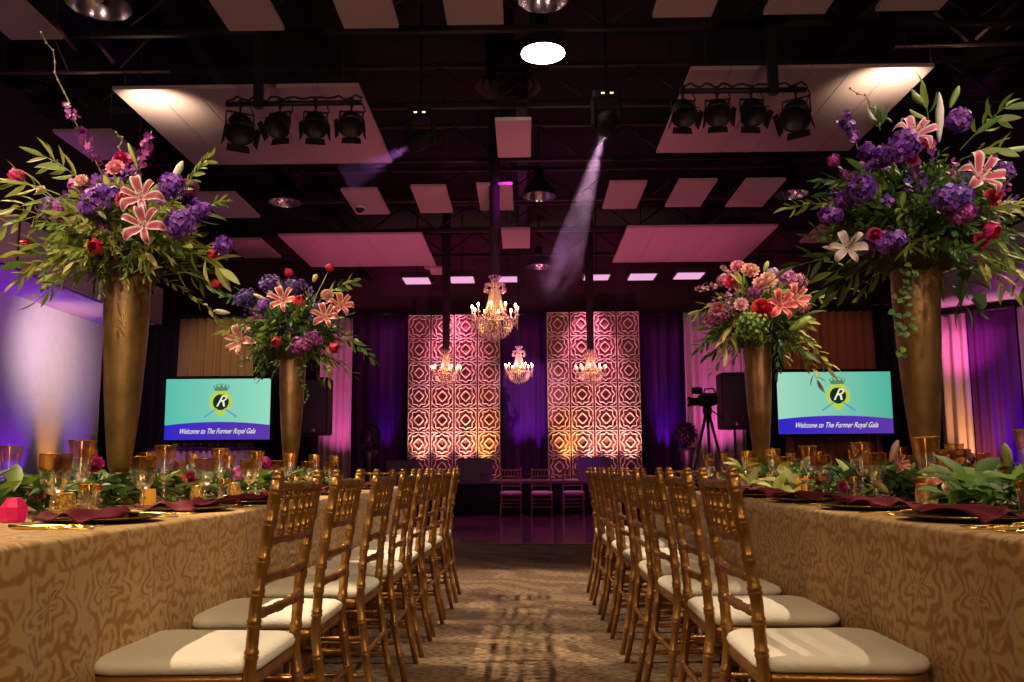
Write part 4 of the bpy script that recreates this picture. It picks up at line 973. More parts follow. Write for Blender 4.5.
# plates and napkins
o_pl = empty('charger_plate', (0, 0, 0), 0, 'x', 'plate')
mb = MB(); mb.lathe([(0.0, 0.0), (0.10, 0.0), (0.155, 0.010), (0.165, 0.014), (0.163, 0.017), (0.15, 0.014), (0.105, 0.006), (0, 0.006)], 40); mb.build('dish', M['charger'], o_pl)
mb = MB(); mb.lathe([(0.160, 0.0155), (0.167, 0.0145), (0.167, 0.0165), (0.160, 0.0178), (0.160, 0.0155)], 40); mb.build('rim', M['goldrim'], o_pl)
def napkin_mesh(seed):
    mb = MB(); n, m_ = 30, 12; vs = []
    for j in range(m_ + 1):
        for i in range(n + 1):
            u = i / n; v = j / m_
            y = (u - 0.5) * 0.36; x = (v - 0.5) * (0.15 + 0.05 * math.sin(u * 5 + seed))
            z = 0.020 + 0.010 * math.sin(u * 9 + seed) * math.cos(v * 3) + 0.016 * math.exp(-((v - 0.5) / 0.22) ** 2) + 0.006 * math.sin(v * 14 + u * 6 + seed)
            z = max(z, 0.019) if abs(y) < 0.16 else z - (abs(y) - 0.16) * 0.4
            vs.append((x + 0.01 * math.sin(u * 11 + seed), y, max(z, 0.006)))
    mb.add(vs, [(j * (n + 1) + i, j * (n + 1) + i + 1, (j + 1) * (n + 1) + i + 1, (j + 1) * (n + 1) + i) for j in range(m_) for i in range(n)])
    return mb
for sd, (sgn, e, base) in {'left': (-1, LE, 2.32), 'right': (1, RE, 2.20)}.items():
    for k in range(8):
        Y = base + 0.59 * k
        if Y > 6.5: break
        x = e + sgn * 0.19
        place(o_pl, k > 0 or sd == 'right', (x, Y, T0), 0, 'dark charger plate with gold rim, %s along the aisle side of the %s table' % (ORD[k], sd), 'charger plates')
        nb = napkin_mesh(k * 1.7 + (5 if sd == 'right' else 0)).build('napkin', M['burgundy'], loc=(x, Y, T0), solid=0.003)
        tag(nb, 'folded burgundy napkin across the %s plate of the %s table' % (ORD[k], sd), 'napkin', 'burgundy napkins')
# cutlery
def knife():
    mb = MB(); mb.add([(0, -0.115, 0), (0.008, -0.115, 0), (0.009, 0.0, 0), (0, 0.0, 0), (0, -0.115, 0.003), (0.008, -0.115, 0.003), (0.009, 0, 0.004), (0, 0, 0.004)], [(0, 1, 2, 3), (4, 7, 6, 5), (0, 4, 5, 1), (1, 5, 6, 2), (3, 7, 4, 0)])
    b1 = mb; h_ = MB(); h_.tube([(0.004, 0, 0.004), (0.004, 0.02, 0.005), (0.004, 0.08, 0.006), (0.004, 0.10, 0.006)], [0.004, 0.005, 0.0065, 0.004], 8)
    return b1, h_
def fork_mb():
    mb = MB(); mb.tube([(0, 0.10, 0.006), (0, 0.06, 0.005), (0, -0.02, 0.005), (0, -0.045, 0.004)], [0.005, 0.0035, 0.003, 0.006], 8)
    t = MB()
    mb.bbox(-0.0125, 0.0125, -0.062, -0.043, 0.003, 0.006, 0.001)
    for k in range(4): t.tube([(-0.0105 + k * 0.007, -0.06, 0.005), (-0.0105 + k * 0.007, -0.085, 0.002), (-0.0105 + k * 0.007, -0.105, 0.006)], [0.002, 0.0017, 0.0008], 6)
    return mb, t
ko = empty('table_knife', (0, 0, 0), 0, 'x', 'knife'); b1, b2 = knife(); b1.build('blade', M['goldrim'], ko); b2.build('handle', M['goldrim'], ko)
fo = empty('table_fork', (0, 0, 0), 0, 'x', 'fork'); b1, b2 = fork_mb(); b1.build('handle', M['goldrim'], fo); b2.build('tines', M['goldrim'], fo)
ku = fu = False
for sd, (sgn, e, base) in {'left': (-1, LE, 2.32), 'right': (1, RE, 2.20)}.items():
    rz = R(90) if sd == 'left' else R(-90)
    for k in range(5):
        Y = base + 0.59 * k
        # a left-table diner faces -x, so the right hand is on the far side
        ky = Y + 0.215 * (1 if sd == 'left' else -1); fy = Y - 0.215 * (1 if sd == 'left' else -1)
        if True:
            place(ko, ku, (e + sgn * 0.17, ky, T0), rz, 'gold table knife beside the %s plate of the %s table' % (ORD[k], sd), 'gold knives'); ku = True
            place(fo, fu, (e + sgn * 0.17, fy, T0), rz, 'gold dinner fork beside the %s plate of the %s table' % (ORD[k], sd), 'gold forks'); fu = True
            place(fo, fu, (e + sgn * 0.18, fy - 0.035 * (1 if sd == 'left' else -1), T0), rz, 'outer gold fork beside the %s plate of the %s table' % (ORD[k], sd), 'gold forks')
if True:
    place(fo, True, (RE + 0.12, 1.89, T0), R(-96), 'gold fork nearest the camera on the right table'); place(fo, True, (RE + 0.13, 1.80, T0), R(-88), 'second gold fork from the camera at the right table corner')
    place(ko, True, (LE - 0.16, 2.03, T0), R(84), 'gold knife nearest the camera on the left table')
# votives
def votive(x, y, r, h, m, label, faceted=False):
    o = empty('votive_holder', (x, y, T0), 0, label, 'candle holder', 'votive candle holders')
    mb = MB(); n = 20 if not faceted else 8
    prof = [(r * 0.75, 0), (r * 0.98, h * 0.2), (r, h * 0.5), (r * 0.9, h * 0.9), (r * 0.86, h), (r * 0.80, h), (r * 0.84, h * 0.6), (r * 0.7, h * 0.2), (0, h * 0.2)]
    if faceted: prof = [(r * 0.8, 0), (r, h * 0.15), (r, h * 0.62), (r * 0.55, h * 0.98), (r * 0.5, h), (r * 0.45, h * 0.96), (r * 0.8, h * 0.5), (0, h * 0.4)]
    mb.lathe(prof, n); mb.sm = [not faceted] * len(mb.f); mb.build('cup', M[m], o)
    mb = MB(); mb.lathe([(0, h * 0.25), (r * 0.5, h * 0.25), (r * 0.5, h * 0.45), (0, h * 0.45)], 14); mb.build('candle', M['candle'], o)
    mb = MB(); mb.ball((0, 0, h * 0.6), 0.006, 8, 6, sq=(1, 1, 1.8)); mb.build('flame', M['flame'], o)
votive(-1.41, 2.42 + 0.12, 0.037, 0.075, 'votivegold', 'round gold mosaic votive beside the pink one on the left table')
votive(-1.43, 2.33, 0.035, 0.068, 'votivepink', 'faceted hot pink votive at the near end of the left table', True)
votive(-1.47, 3.25, 0.03, 0.07, 'votiveamber', 'small amber votive in front of the left near vase')
votive(-1.46, 3.72, 0.033, 0.075, 'votivegold', 'gold mosaic votive just beyond the left near vase')
votive(-1.45, 4.15, 0.033, 0.08, 'votivegold', 'second gold mosaic votive beyond the left near vase')
votive(-1.46, 5.05, 0.033, 0.07, 'votiveamber', 'amber votive near the far left vase')
votive(1.40, 2.95, 0.036, 0.08, 'votivegold', 'gold mosaic votive under the right near vase')
votive(1.42, 4.35, 0.034, 0.08, 'votiveamber', 'glowing amber votive in the middle of the right table')
votive(1.45, 5.15, 0.034, 0.07, 'votivegold', 'gold votive near the far right vase')

# ------------------------------------------------------------------ vases
def vase(x, y, H, rt, label):
    o = empty('trumpet_vase', (x, y, T0), 0, label, 'vase', 'tall gold trumpet vases')
    mb = MB(); mb.lathe([(0.0, 0.13), (0.034, 0.132), (0.044, 0.155), (0.051, 0.21), (0.063, 0.32), (0.076, 0.49), (0.086, 0.66), (0.093, 0.83), (rt, H - 0.01), (rt * 1.03, H), (rt * 0.97, H), (rt * 0.9, 0.9 * H), (0.05, 0.4), (0, 0.38)], 40); mb.build('body', M['vase'], o)
    mb = MB(); mb.lathe([(0.10, 0), (0.102, 0.008), (0.085, 0.02), (0.05, 0.05), (0.030, 0.09), (0.030, 0.12), (0.038, 0.134), (0, 0.134)], 36); mb.build('foot', M['vase'], o)
    return H
V = {}
p = atY(119, 470, 3.52); V['LN'] = (p.x, 3.52)
p = atY(290, 470, 6.05); V['LF'] = (p.x, 6.05)
p = atY(927, 470, 3.45); V['RN'] = (p.x, 3.45)
p = atY(762, 470, 5.80); V['RF'] = (p.x, 5.80)
zt_ = {'LN': atY(127, 272, 3.52).z, 'LF': atY(291, 354, 6.05).z, 'RN': atY(922, 262, 3.45).z, 'RF': atY(760, 343, 5.8).z}
for k, lab in (('LN', 'tall gold vase nearest the camera on the left table'), ('LF', 'tall gold vase at the far end of the left table'), ('RN', 'tall gold vase nearest the camera on the right table'), ('RF', 'tall gold vase at the far end of the right table')):
    vase(V[k][0], V[k][1], zt_[k] - T0, 0.093, lab)

# ------------------------------------------------------------------ flowers
GR = [(0.22, 0.30, 0.05), (0.10, 0.20, 0.035), (0.38, 0.42, 0.09), (0.05, 0.12, 0.03), (0.50, 0.48, 0.13), (0.07, 0.15, 0.05)]
def sc_(c, f): return tuple(min(1, x * f) for x in c)
def frame(d):
    d = Vector(d).normalized(); a = d.cross(Vector((0, 0, 1)))
    if a.length < 0.1: a = d.cross(Vector((1, 0, 0)))
    a.normalize(); return d, a, a.cross(d).normalized()
def branch(mb, base, d, L, nleaf, ll, lw, cols, droop=0.4, rnd=random, stemr=0.0025, pair=True):
    d = Vector(d).normalized(); pts = []; base = Vector(base)
    side = Vector((rnd.uniform(-1, 1), rnd.uniform(-1, 1), 0)) * 0.15
    for i in range(7):
        t = i / 6; pts.append(base + d * (L * t) + side * (L * t * t) + Vector((0, 0, -droop * L * t * t)))
    col = cols[0]
    mb.tube(pts, [stemr * (1.3 - 0.8 * i / 6) for i in range(7)], 4, sc_(col, 0.7), caps=False)
    for k in range(nleaf):
        t = 0.18 + 0.82 * (k + 1) / nleaf; i = min(5, int(t * 6)); p = pts[i].lerp(pts[i + 1], t * 6 - i)
        tan = (pts[i + 1] - pts[i]).normalized(); dd, a, bb = frame(tan)
        an = (k * 2.4) + rnd.uniform(-0.4, 0.4)
        out = (a * math.cos(an) + bb * math.sin(an))
        ld = tan * rnd.uniform(0.5, 0.9) + out * rnd.uniform(0.6, 1.0) if k < nleaf - 1 else tan
        c = sc_(rnd.choice(cols), rnd.uniform(0.75, 1.25))
        mb.leaf(p, ld, out + Vector((0, 0, 0.6)), ll * rnd.uniform(0.7, 1.15), lw * rnd.uniform(0.8, 1.1), c, rnd.uniform(0.05, 0.35))
def lily(parent, c, d, s, inner=(0.50, 0.005, 0.06), outer=(0.92, 0.66, 0.70), name='lily'):
    if inner[0] - inner[1] > 0.3: inner = (inner[0] * 0.75, inner[1] * 0.3, inner[2] * 0.6)
    d, a, bb = frame(d); mb = MB(); c = Vector(c)
    lr = random.Random(int(c.x * 1000) + int(c.z * 777))
    for k in range(6):
        an = k * math.pi / 3 + 0.2 + lr.uniform(-0.09, 0.09); rad = (a * math.cos(an) + bb * math.sin(an)); sid = (-a * math.sin(an) + bb * math.cos(an))
        W = s * (0.50 if k % 2 else 0.36); Lk = s * lr.uniform(0.92, 1.1); curl = lr.uniform(0.7, 1.25); tw_ = lr.uniform(-0.12, 0.12)
        NR, NC = 9, 7; vs = []; fs = []; cl = []
        for i in range(NR):
            t = i / (NR - 1); ww = max(0.02, math.sin(math.pi * min(1, t * 0.92 + 0.08)) ** 0.75)
            m_ = c + rad * (Lk * (0.05 + 0.95 * math.sin(t * 1.45) / math.sin(1.45))) + d * (s * (0.62 * math.sin(min(t * 2.0, 1.7)) - 0.85 * curl * max(0, t - 0.5) ** 1.4 * 1.6)) + sid * (tw_ * s * t * t)
            for j in range(NC):
                q = (j / (NC - 1) - 0.5) * 2
                vs.append(m_ + sid * (W * ww * 0.5 * q) + d * (s * ww * (0.07 * q * q + 0.025 * math.sin(t * 17 + k) * abs(q))) - d * (0.02 * s * (1 - abs(q)) * ww))
        for i in range(NR - 1):
            t = (i + 0.5) / (NR - 1)
            for j in range(NC - 1):
                q = abs((j + 0.5) / (NC - 1) - 0.5) * 2; fs.append((i * NC + j, i * NC + j + 1, (i + 1) * NC + j + 1, (i + 1) * NC + j))
                f_ = 1.0 if (q > 0.78 or t > 0.9) else min(1, 0.10 + 0.45 * max(0, q - 0.3) + 0.25 * max(0, t - 0.6) + (0.35 if t < 0.12 else 0))
                cl.append(tuple(inner[x] * (1 - f_) + outer[x] * f_ for x in range(3)))
        mb.add(vs, fs, cl)
    o = mb.build(name, M['petal'], parent)
    mb = MB()
    for k in range(6):
        an = k * math.pi / 3 + 0.5; q = c + d * s * 0.62 + (a * math.cos(an) + bb * math.sin(an)) * s * 0.2
        mb.tube([c + d * 0.05 * s, c + d * s * 0.4 + (q - c) * 0.1, q], 0.012 * s, 4, (0.6, 0.7, 0.3)); mb.ball(q, 0.045 * s, 6, 4, (0.25, 0.08, 0.02))
    mb.build('stamens', M['petal'], o)
def tulip(parent, c, d, s, col, name='tulip', stem=None):
    d, a, bb = frame(d); c = Vector(c); mb = MB()
    for k in range(6):
        an = k * math.pi / 3; rad = a * math.cos(an) + bb * math.sin(an); sid = -a * math.sin(an) + bb * math.cos(an); vs = []
        inn = 0.85 if k % 2 else 1.0
        for (t, rr, ww) in ((0, 0.1, 0.15), (0.25, 0.42, 0.5), (0.55, 0.5, 0.58), (0.85, 0.40, 0.42), (1.05, 0.34, 0.05)):
            m_ = c + d * s * t + rad * s * rr * inn
            vs += [m_ + sid * s * ww * 0.75 - rad * s * 0.06, m_, m_ - sid * s * ww * 0.75 - rad * s * 0.06]
        for i in range(4):
            cc = sc_(col, 0.8 + 0.12 * i)
            mb.add([vs[i * 3 + q] for q in range(6)], [(0, 1, 4, 3), (1, 2, 5, 4)], cc)
    if stem is not None: mb.tube([c, (c + Vector(stem)) / 2 + Vector((0, 0, 0.03)), Vector(stem)], 0.0035, 5, (0.2, 0.3, 0.06))
    return mb.build(name, M['petal'], parent)
def rose(parent, c, d, s, col, name='rose', layers=5):
    d, a, bb = frame(d); c = Vector(c); mb = MB()
    for l in range(layers):
        n = 4 + l * 2; R_ = s * (0.12 + 0.88 * (l + 1) / layers * 0.55)
        for k in range(n):
            an = 2 * math.pi * k / n + l * 0.7; rad = a * math.cos(an) + bb * math.sin(an); sid = -a * math.sin(an) + bb * math.cos(an)
            wv = 2.4 * R_ / n * 1.35; vs = []
            for (t, ro, ww) in ((0, 0.35, 0.7), (0.5, 0.85, 1.0), (0.9, 1.0, 0.8), (1.0, 1.15, 0.4)):
                hh = s * (0.62 - 0.11 * l) * t; m_ = c + rad * R_ * ro + d * (hh + s * 0.05)
                vs += [m_ + sid * wv * ww, m_ + rad * 0.02 * s, m_ - sid * wv * ww]
            cc = sc_(col, random.uniform(0.75, 1.2))
            mb.add(vs, [(0, 1, 4, 3), (1, 2, 5, 4), (3, 4, 7, 6), (4, 5, 8, 7), (6, 7, 10, 9), (7, 8, 11, 10)], cc)
    mb.ball(c + d * s * 0.3, s * 0.2, 8, 6, sc_(col, 0.7))
    return mb.build(name, M['petal'], parent)
def cluster(parent, c, r, cols, name='hydrangea', n=130, sq=(1, 1, 0.85), rnd=random, fl=0.012):
    c = Vector(c); mb = MB()
    lobes = [(c, r * 0.86)] + [(c + Vector((math.cos(a0), math.sin(a0) * 0.6, math.sin(a0 * 1.7) * 0.8)) * r * 0.55, r * rnd.uniform(0.42, 0.62)) for a0 in (rnd.uniform(0, 2), rnd.uniform(2, 4), rnd.uniform(4, 6.2))]
    for lc, lr in lobes:
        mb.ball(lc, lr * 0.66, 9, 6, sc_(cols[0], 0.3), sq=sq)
        m_ = max(14, int(n * (lr / r) ** 2))
        for k in range(m_):
            z = 1 - 2 * (k + 0.5) / m_; th = k * 2.39996; rr = math.sqrt(1 - z * z)
            dv = Vector((rr * math.cos(th) * sq[0], rr * math.sin(th) * sq[1], z * sq[2])); dn, a, bb = frame(dv + Vector((rnd.gauss(0, .25), rnd.gauss(0, .25), rnd.gauss(0, .25))))
            p = lc + dv * lr * (0.76 + 0.36 * rnd.random()); col = sc_(rnd.choice(cols), rnd.uniform(0.45, 1.45)); tw = rnd.uniform(0, 1.6); g = fl * rnd.uniform(0.75, 1.2)
            for q in range(4):
                an = q * math.pi / 2 + tw; e = a * math.cos(an) + bb * math.sin(an); f_ = -a * math.sin(an) + bb * math.cos(an)
                mb.add([p, p + e * g * 0.6 + f_ * g * 0.5 + dn * 0.003, p + e * g * 1.15 + dn * 0.001, p + e * g * 0.6 - f_ * g * 0.5 + dn * 0.003], [(0, 1, 2, 3)], col)
    return mb.build(name, M['petal'], parent)
def spray(parent, base, d, L, cols, name='larkspur', n=34, s=0.014, rnd=random, bare=0.35, tw=0.025, droop=0.05):
    base = Vector(base); d = Vector(d).normalized(); mb = MB()
    pts = [base + d * (L * t) - Vector((0, 0, droop * L * t * t)) for t in (0, 0.25, 0.5, 0.75, 1)]
    mb.tube(pts, [0.004, 0.0035, 0.003, 0.002, 0.001], 5, (0.22, 0.20, 0.10))
    for k in range(n):
        t = bare + (0.97 - bare) * rnd.random(); i = min(3, int(t * 4)); p = pts[i].lerp(pts[i + 1], t * 4 - i)
        dn, a, bb = frame(Vector((rnd.gauss(0, 1), rnd.gauss(0, 1), rnd.gauss(0, 1)))); p = p + dn * rnd.uniform(0.3, 1) * tw * (1.3 - t * 0.6)
        col = sc_(rnd.choice(cols), rnd.uniform(0.7, 1.3))
        for q in range(5):
            an = q * 1.2566; e = a * math.cos(an) + bb * math.sin(an); f_ = -a * math.sin(an) + bb * math.cos(an)
            mb.add([p, p + e * s * 0.6 + f_ * s * 0.45 + dn * s * 0.3, p + e * s * 1.1 + dn * s * 0.2, p + e * s * 0.6 - f_ * s * 0.45 + dn * s * 0.3], [(0, 1, 2, 3)], col)
    return mb.build(name, M['petal'], parent)
def bud(parent, c, d, L, W, col, name='lily_bud'):
    d, a, bb = frame(d); c = Vector(c); mb = MB(); pts = [c + d * (L * t) for t in (0, 0.15, 0.4, 0.7, 0.92, 1)]
    mb.tube(pts, [W * 0.25, W * 0.6, W * 0.95, W, W * 0.5, W * 0.08], 6, col)
    return mb.build(name, M['petal'], parent)
PUR = [(0.20, 0.035, 0.42), (0.26, 0.06, 0.46), (0.12, 0.03, 0.36), (0.34, 0.11, 0.52)]
MAGF = [(0.42, 0.06, 0.34), (0.52, 0.10, 0.42), (0.32, 0.04, 0.30)]
RED = (0.50, 0.01, 0.05); PINK = (0.80, 0.26, 0.34); FUCH = (0.60, 0.02, 0.16)
def bouquet(key, items, label, rad, seed, cols, nb=60, up=0.55, low=0.25, density=1.0, asym=0.0):
    rnd = random.Random(seed); x, y = V[key]; zt0 = zt_[key]
    o = empty('flower_arrangement', (x, y, zt0), 0, label, 'flower arrangement', 'tall flower arrangements')
    mb = MB(); mb.ball((0, 0, 0.035), 0.17 * rad / 0.5, 22, 14, sq=(1, 1, 0.62), jit=0.35)
    for k in range(160):
        dv = Vector((rnd.gauss(0, 1), rnd.gauss(0, 1), rnd.gauss(0, .5))).normalized(); p_ = Vector((dv.x, dv.y, dv.z * 0.6)) * 0.165 * rad / 0.5 + Vector((0, 0, 0.035))
        mb.tube([p_, p_ + dv * 0.02 + Vector((0, 0, -0.01)), p_ + dv * 0.03 + Vector((rnd.uniform(-.02, .02), 0, -0.03))], 0.0015, 3)
    mb.build('moss', M['moss'], o)
    C0 = Vector((0, 0, up * rad * 0.75))
    # foliage: long outer branches plus a dense core
    mb = MB()
    for k in range(nb):
        th = rnd.uniform(0, 2 * math.pi); el = rnd.uniform(-0.22, 1.25)
        d = Vector((math.cos(th) * math.cos(el), math.sin(th) * math.cos(el), math.sin(el)))
        L = rad * rnd.uniform(0.65, 1.08) * (1.0 if el < 0.7 else 0.8)
        cc = [rnd.choice(cols), rnd.choice(cols)]
        kind = rnd.random()
        st = C0 * rnd.uniform(0.1, 0.9)
        if kind < 0.4: branch(mb, st, d, L, 16, 0.085, 0.020, cc, rnd.uniform(0.15, 0.5), rnd)
        elif kind < 0.7: branch(mb, st, d, L * 0.95, 22, 0.045, 0.017, cc, rnd.uniform(0.1, 0.45), rnd)
        else: branch(mb, st, d, L * 0.9, 9, 0.13, 0.032, cc, rnd.uniform(0.1, 0.4), rnd)
    for k in range(int(900 * density)):
        th = rnd.uniform(0, 2 * math.pi); z = rnd.uniform(-0.35, 1.0); rr = math.sqrt(max(0, 1 - z * z))
        dv = Vector((math.cos(th) * rr, math.sin(th) * rr, z)); p_ = C0 * 0.8 + Vector((dv.x * rad * 0.62, dv.y * rad * 0.55, dv.z * rad * 0.5)) * rnd.uniform(0.5, 1.0)
        mb.leaf(p_, dv + Vector((rnd.gauss(0, .5), rnd.gauss(0, .5), rnd.gauss(0, .5))), Vector((rnd.gauss(0, 1), rnd.gauss(0, 1), 1)), rnd.uniform(0.04, 0.09), rnd.uniform(0.015, 0.032), sc_(rnd.choice(cols), rnd.uniform(0.5, 1.1)))
    for k in range(int(70 * density)):
        th = rnd.uniform(math.pi * 1.0, math.pi * 2.0); el = rnd.uniform(-0.45, 1.1)
        d = Vector((math.cos(th) * math.cos(el), math.sin(th) * math.cos(el), math.sin(el)))
        st = C0 * rnd.uniform(0.3, 0.9) + Vector((d.x * rad * 0.45, d.y * rad * 0.45, d.z * rad * 0.35))
        branch(mb, st, d + Vector((rnd.gauss(0, .4), 0, rnd.gauss(0, .4))), rad * rnd.uniform(0.22, 0.42), rnd.choice([9, 12, 16]), rnd.uniform(0.022, 0.05), rnd.uniform(0.008, 0.014), [rnd.choice(cols), rnd.choice(cols)], rnd.uniform(0.1, 0.5), rnd, stemr=0.0015)
    mb.build('foliage', M['leaf'], o)
    # loose filler florets scattered through the leaves
    fil = [x for x in items if x[0] == 'hyd'][0][5]
    for nm, pal, cnt in (('filler_florets', fil, 26), ('filler_florets', MAGF, 14)):
        mb = MB()
        for k in range(cnt):
            th = rnd.uniform(math.pi, 2 * math.pi); el = rnd.uniform(-0.2, 1.2)
            cc_ = C0 * 0.9 + Vector((math.cos(th) * math.cos(el) * rad * 0.78, math.sin(th) * math.cos(el) * rad * 0.55, math.sin(el) * rad * 0.62)) * rnd.uniform(0.7, 1.1)
            mb.tube([C0 * 0.5, (C0 * 0.5 + cc_) / 2 + Vector((0, 0, 0.02)), cc_], 0.0015, 4, (0.14, 0.2, 0.05))
            for q in range(9):
                p = cc_ + Vector((rnd.gauss(0, .014), rnd.gauss(0, .014), rnd.gauss(0, .022))); dn, a, bb = frame(Vector((rnd.gauss(0, 1), -1, rnd.gauss(0, 1)))); col = sc_(rnd.choice(pal), rnd.uniform(0.5, 1.4))
                for w_ in range(5):
                    an = w_ * 1.2566; e = a * math.cos(an) + bb * math.sin(an); f_ = -a * math.sin(an) + bb * math.cos(an); g = 0.011
                    mb.add([p, p + e * g * 0.6 + f_ * g * 0.45, p + e * g * 1.1, p + e * g * 0.6 - f_ * g * 0.45], [(0, 1, 2, 3)], col)
        fo_ = mb.build(nm, M['petal'], o); fo_['kind'] = 'stuff'
    # flowers read off the photograph: pixel, depth in front of the vase axis
    for it in items:
        kind, px, py, fr = it[:4]; extra = it[4:]
        P = atY(px, py, y - fr) - Vector((x, y, zt0)); out = (P - C0 * 0.5)
        d = out.normalized() * 0.5 + Vector((0, -0.9, 0.15))
        if kind == 'lily': lily(o, P, d, extra[0] * 0.98, *(extra[1:]))
        elif kind == 'tulip': tulip(o, P, out + Vector((0, -0.05, 0)), extra[0], extra[1], stem=P * 0.35)
        elif kind == 'rose': rose(o, P, d, extra[0], extra[1])
        elif kind == 'peony': rose(o, P, d, extra[0], extra[1], 'carnation', 7)
        elif kind == 'hyd': cluster(o, P, extra[0] * 0.82, extra[1], rnd=rnd, n=110, sq=(rnd.uniform(0.85, 1.15), 0.9, rnd.uniform(0.7, 1.0)))
        elif kind == 'green': cluster(o, P, extra[0], [(0.20, 0.36, 0.05), (0.28, 0.44, 0.08)], name='green_hydrangea', rnd=rnd)
        elif kind == 'spray': # base pixel given as second point
            Q = atY(extra[0], extra[1], y - fr) - Vector((x, y, zt0)); spray(o, P, Q - P, (Q - P).length, extra[2], n=extra[3], rnd=rnd, bare=extra[4] if len(extra) > 4 else 0.2, tw=extra[5] if len(extra) > 5 else 0.025)
        elif kind == 'bud':
            Q = atY(extra[0], extra[1], y - fr) - Vector((x, y, zt0)); bud(o, P, Q - P, (Q - P).length, extra[2], extra[3])
        elif kind == 'ivy':
            Q = atY(extra[0], extra[1], y - fr) - Vector((x, y, zt0)); mb = MB(); D = Q - P
            pts = [P + D * t + Vector((0.02 * math.sin(t * 9), 0, 0)) for t in [i / 10 for i in range(11)]]; mb.tube(pts, 0.002, 4, (0.1, 0.14, 0.04))
            for i in range(1, 11):
                for s in ((-1, 1) if i % 3 else (rnd.choice((-1, 1)),)): mb.leaf(pts[i] + Vector((0, 0, rnd.uniform(-.02, .02))), Vector((s * rnd.uniform(0.4, 1), rnd.uniform(-0.9, 0), rnd.uniform(-1, 0.2))), (0, -1, 0.2), extra[2] * rnd.uniform(0.6, 1.2), extra[2] * rnd.uniform(0.5, 0.85), sc_(rnd.choice([(0.08, 0.20, 0.06), (0.14, 0.26, 0.05)]), rnd.uniform(0.7, 1.3)))
            mb.build('ivy_trail', M['leaf'], o)
        elif kind == 'twig':
            Q = atY(extra[0], extra[1], y - fr) - Vector((x, y, zt0)); mb = MB(); D = Q - P
            pts = [P + D * t + Vector((0.012 * math.sin(t * 11), 0, 0.008 * math.cos(t * 17))) for t in [i / 8 for i in range(9)]]; mb.tube(pts, [0.004 * (1.2 - t / 9) for t in range(9)], 5, (0.30, 0.24, 0.14))
            for i in range(2, 9): mb.ball(pts[i], 0.006, 6, 4, (0.38, 0.30, 0.18))
            mb.build('twig', M['leaf'], o)
        elif kind == 'branch':
            Q = atY(extra[0], extra[1], y - fr) - Vector((x, y, zt0)); mb = MB(); D = Q - P
            branch(mb, P, D + Vector((0, 0, 0.18 * D.length)), D.length, extra[2], extra[3], extra[4], extra[5], 0.18, rnd); mb.build('leafy_branch', M['leaf'], o)
    return o
YG = [GR[2], GR[4], GR[0]]; DG = [GR[1], GR[3], GR[5]]
bouquet('LN', [
 ('lily', 141, 198, 0.38, 0.085), ('lily', 144, 226, 0.40, 0.085), ('peony', 126, 199, 0.34, 0.062, RED), ('peony', 122, 160, 0.25, 0.06, (0.55, 0.02, 0.16)),
 ('rose', 116, 169, 0.30, 0.055, (0.85, 0.35, 0.42)), ('rose', 82, 182, 0.25, 0.045, (0.82, 0.50, 0.40)), ('rose', 42, 191, 0.10, 0.035, (0.85, 0.62, 0.50)),
 ('tulip', 24, 181, 0.10, 0.062, FUCH), ('tulip', 34, 246, 0.16, 0.050, RED), ('tulip', 99, 247, 0.30, 0.058, RED), ('tulip', 208, 254, 0.12, 0.045, RED), ('tulip', 212, 282, 0.05, 0.045, RED),
 ('hyd', 94, 203, 0.30, 0.085, PUR), ('hyd', 106, 197, 0.25, 0.07, PUR), ('hyd', 180, 226, 0.25, 0.085, PUR), ('hyd', 200, 212, 0.12, 0.06, PUR), ('hyd', 172, 186, 0.2, 0.07, PUR), ('hyd', 50, 208, 0.15, 0.06, [(0.25, 0.15, 0.4), (0.36, 0.2, 0.4)]), ('hyd', 188, 188, 0.05, 0.055, MAGF),
 ('hyd', 224, 246, 0.05, 0.052, PUR), ('hyd', 80, 187, 0.22, 0.05, MAGF), ('hyd', 62, 212, 0.2, 0.05, MAGF),
 ('spray', 104, 178, 0.12, 66, 100, MAGF, 46, 0.1, 0.03), ('spray', 138, 176, 0.12, 152, 128, MAGF, 36, 0.25, 0.026), ('twig', 70, 112, 0.12, 44, 32), ('twig', 122, 160, 0.05, 119, 132),
 ('bud', 138, 170, 0.20, 128, 143, 0.010, (0.35, 0.45, 0.12)), ('bud', 172, 182, 0.15, 183, 161, 0.015, (0.75, 0.70, 0.58)), ('bud', 106, 219, 0.3, 92, 202, 0.013, (0.5, 0.55, 0.2)),
 ('branch', 90, 190, 0.18, 40, 148, 14, 0.11, 0.024, YG), ('branch', 80, 205, 0.2, -6, 205, 14, 0.11, 0.022, YG), ('branch', 90, 235, 0.2, 34, 280, 18, 0.07, 0.018, YG), ('branch', 170, 205, 0.1, 222, 150, 24, 0.05, 0.016, [GR[0], GR[2]]),
 ('branch', 180, 215, 0.05, 236, 203, 24, 0.05, 0.014, [GR[0], GR[1]]), ('branch', 170, 240, 0.2, 214, 268, 9, 0.13, 0.036, YG), ('branch', 95, 240, 0.25, 76, 262, 16, 0.07, 0.018, YG), ('branch', 60, 195, 0.2, 8, 182, 10, 0.12, 0.022, YG),
 ('branch', 60, 210, 0.15, 4, 232, 10, 0.12, 0.022, YG),
], 'tall bouquet with two red lilies and yellow-green leaves, left near vase', 0.44, 11, [GR[0], GR[2], GR[4], GR[1]], nb=54)
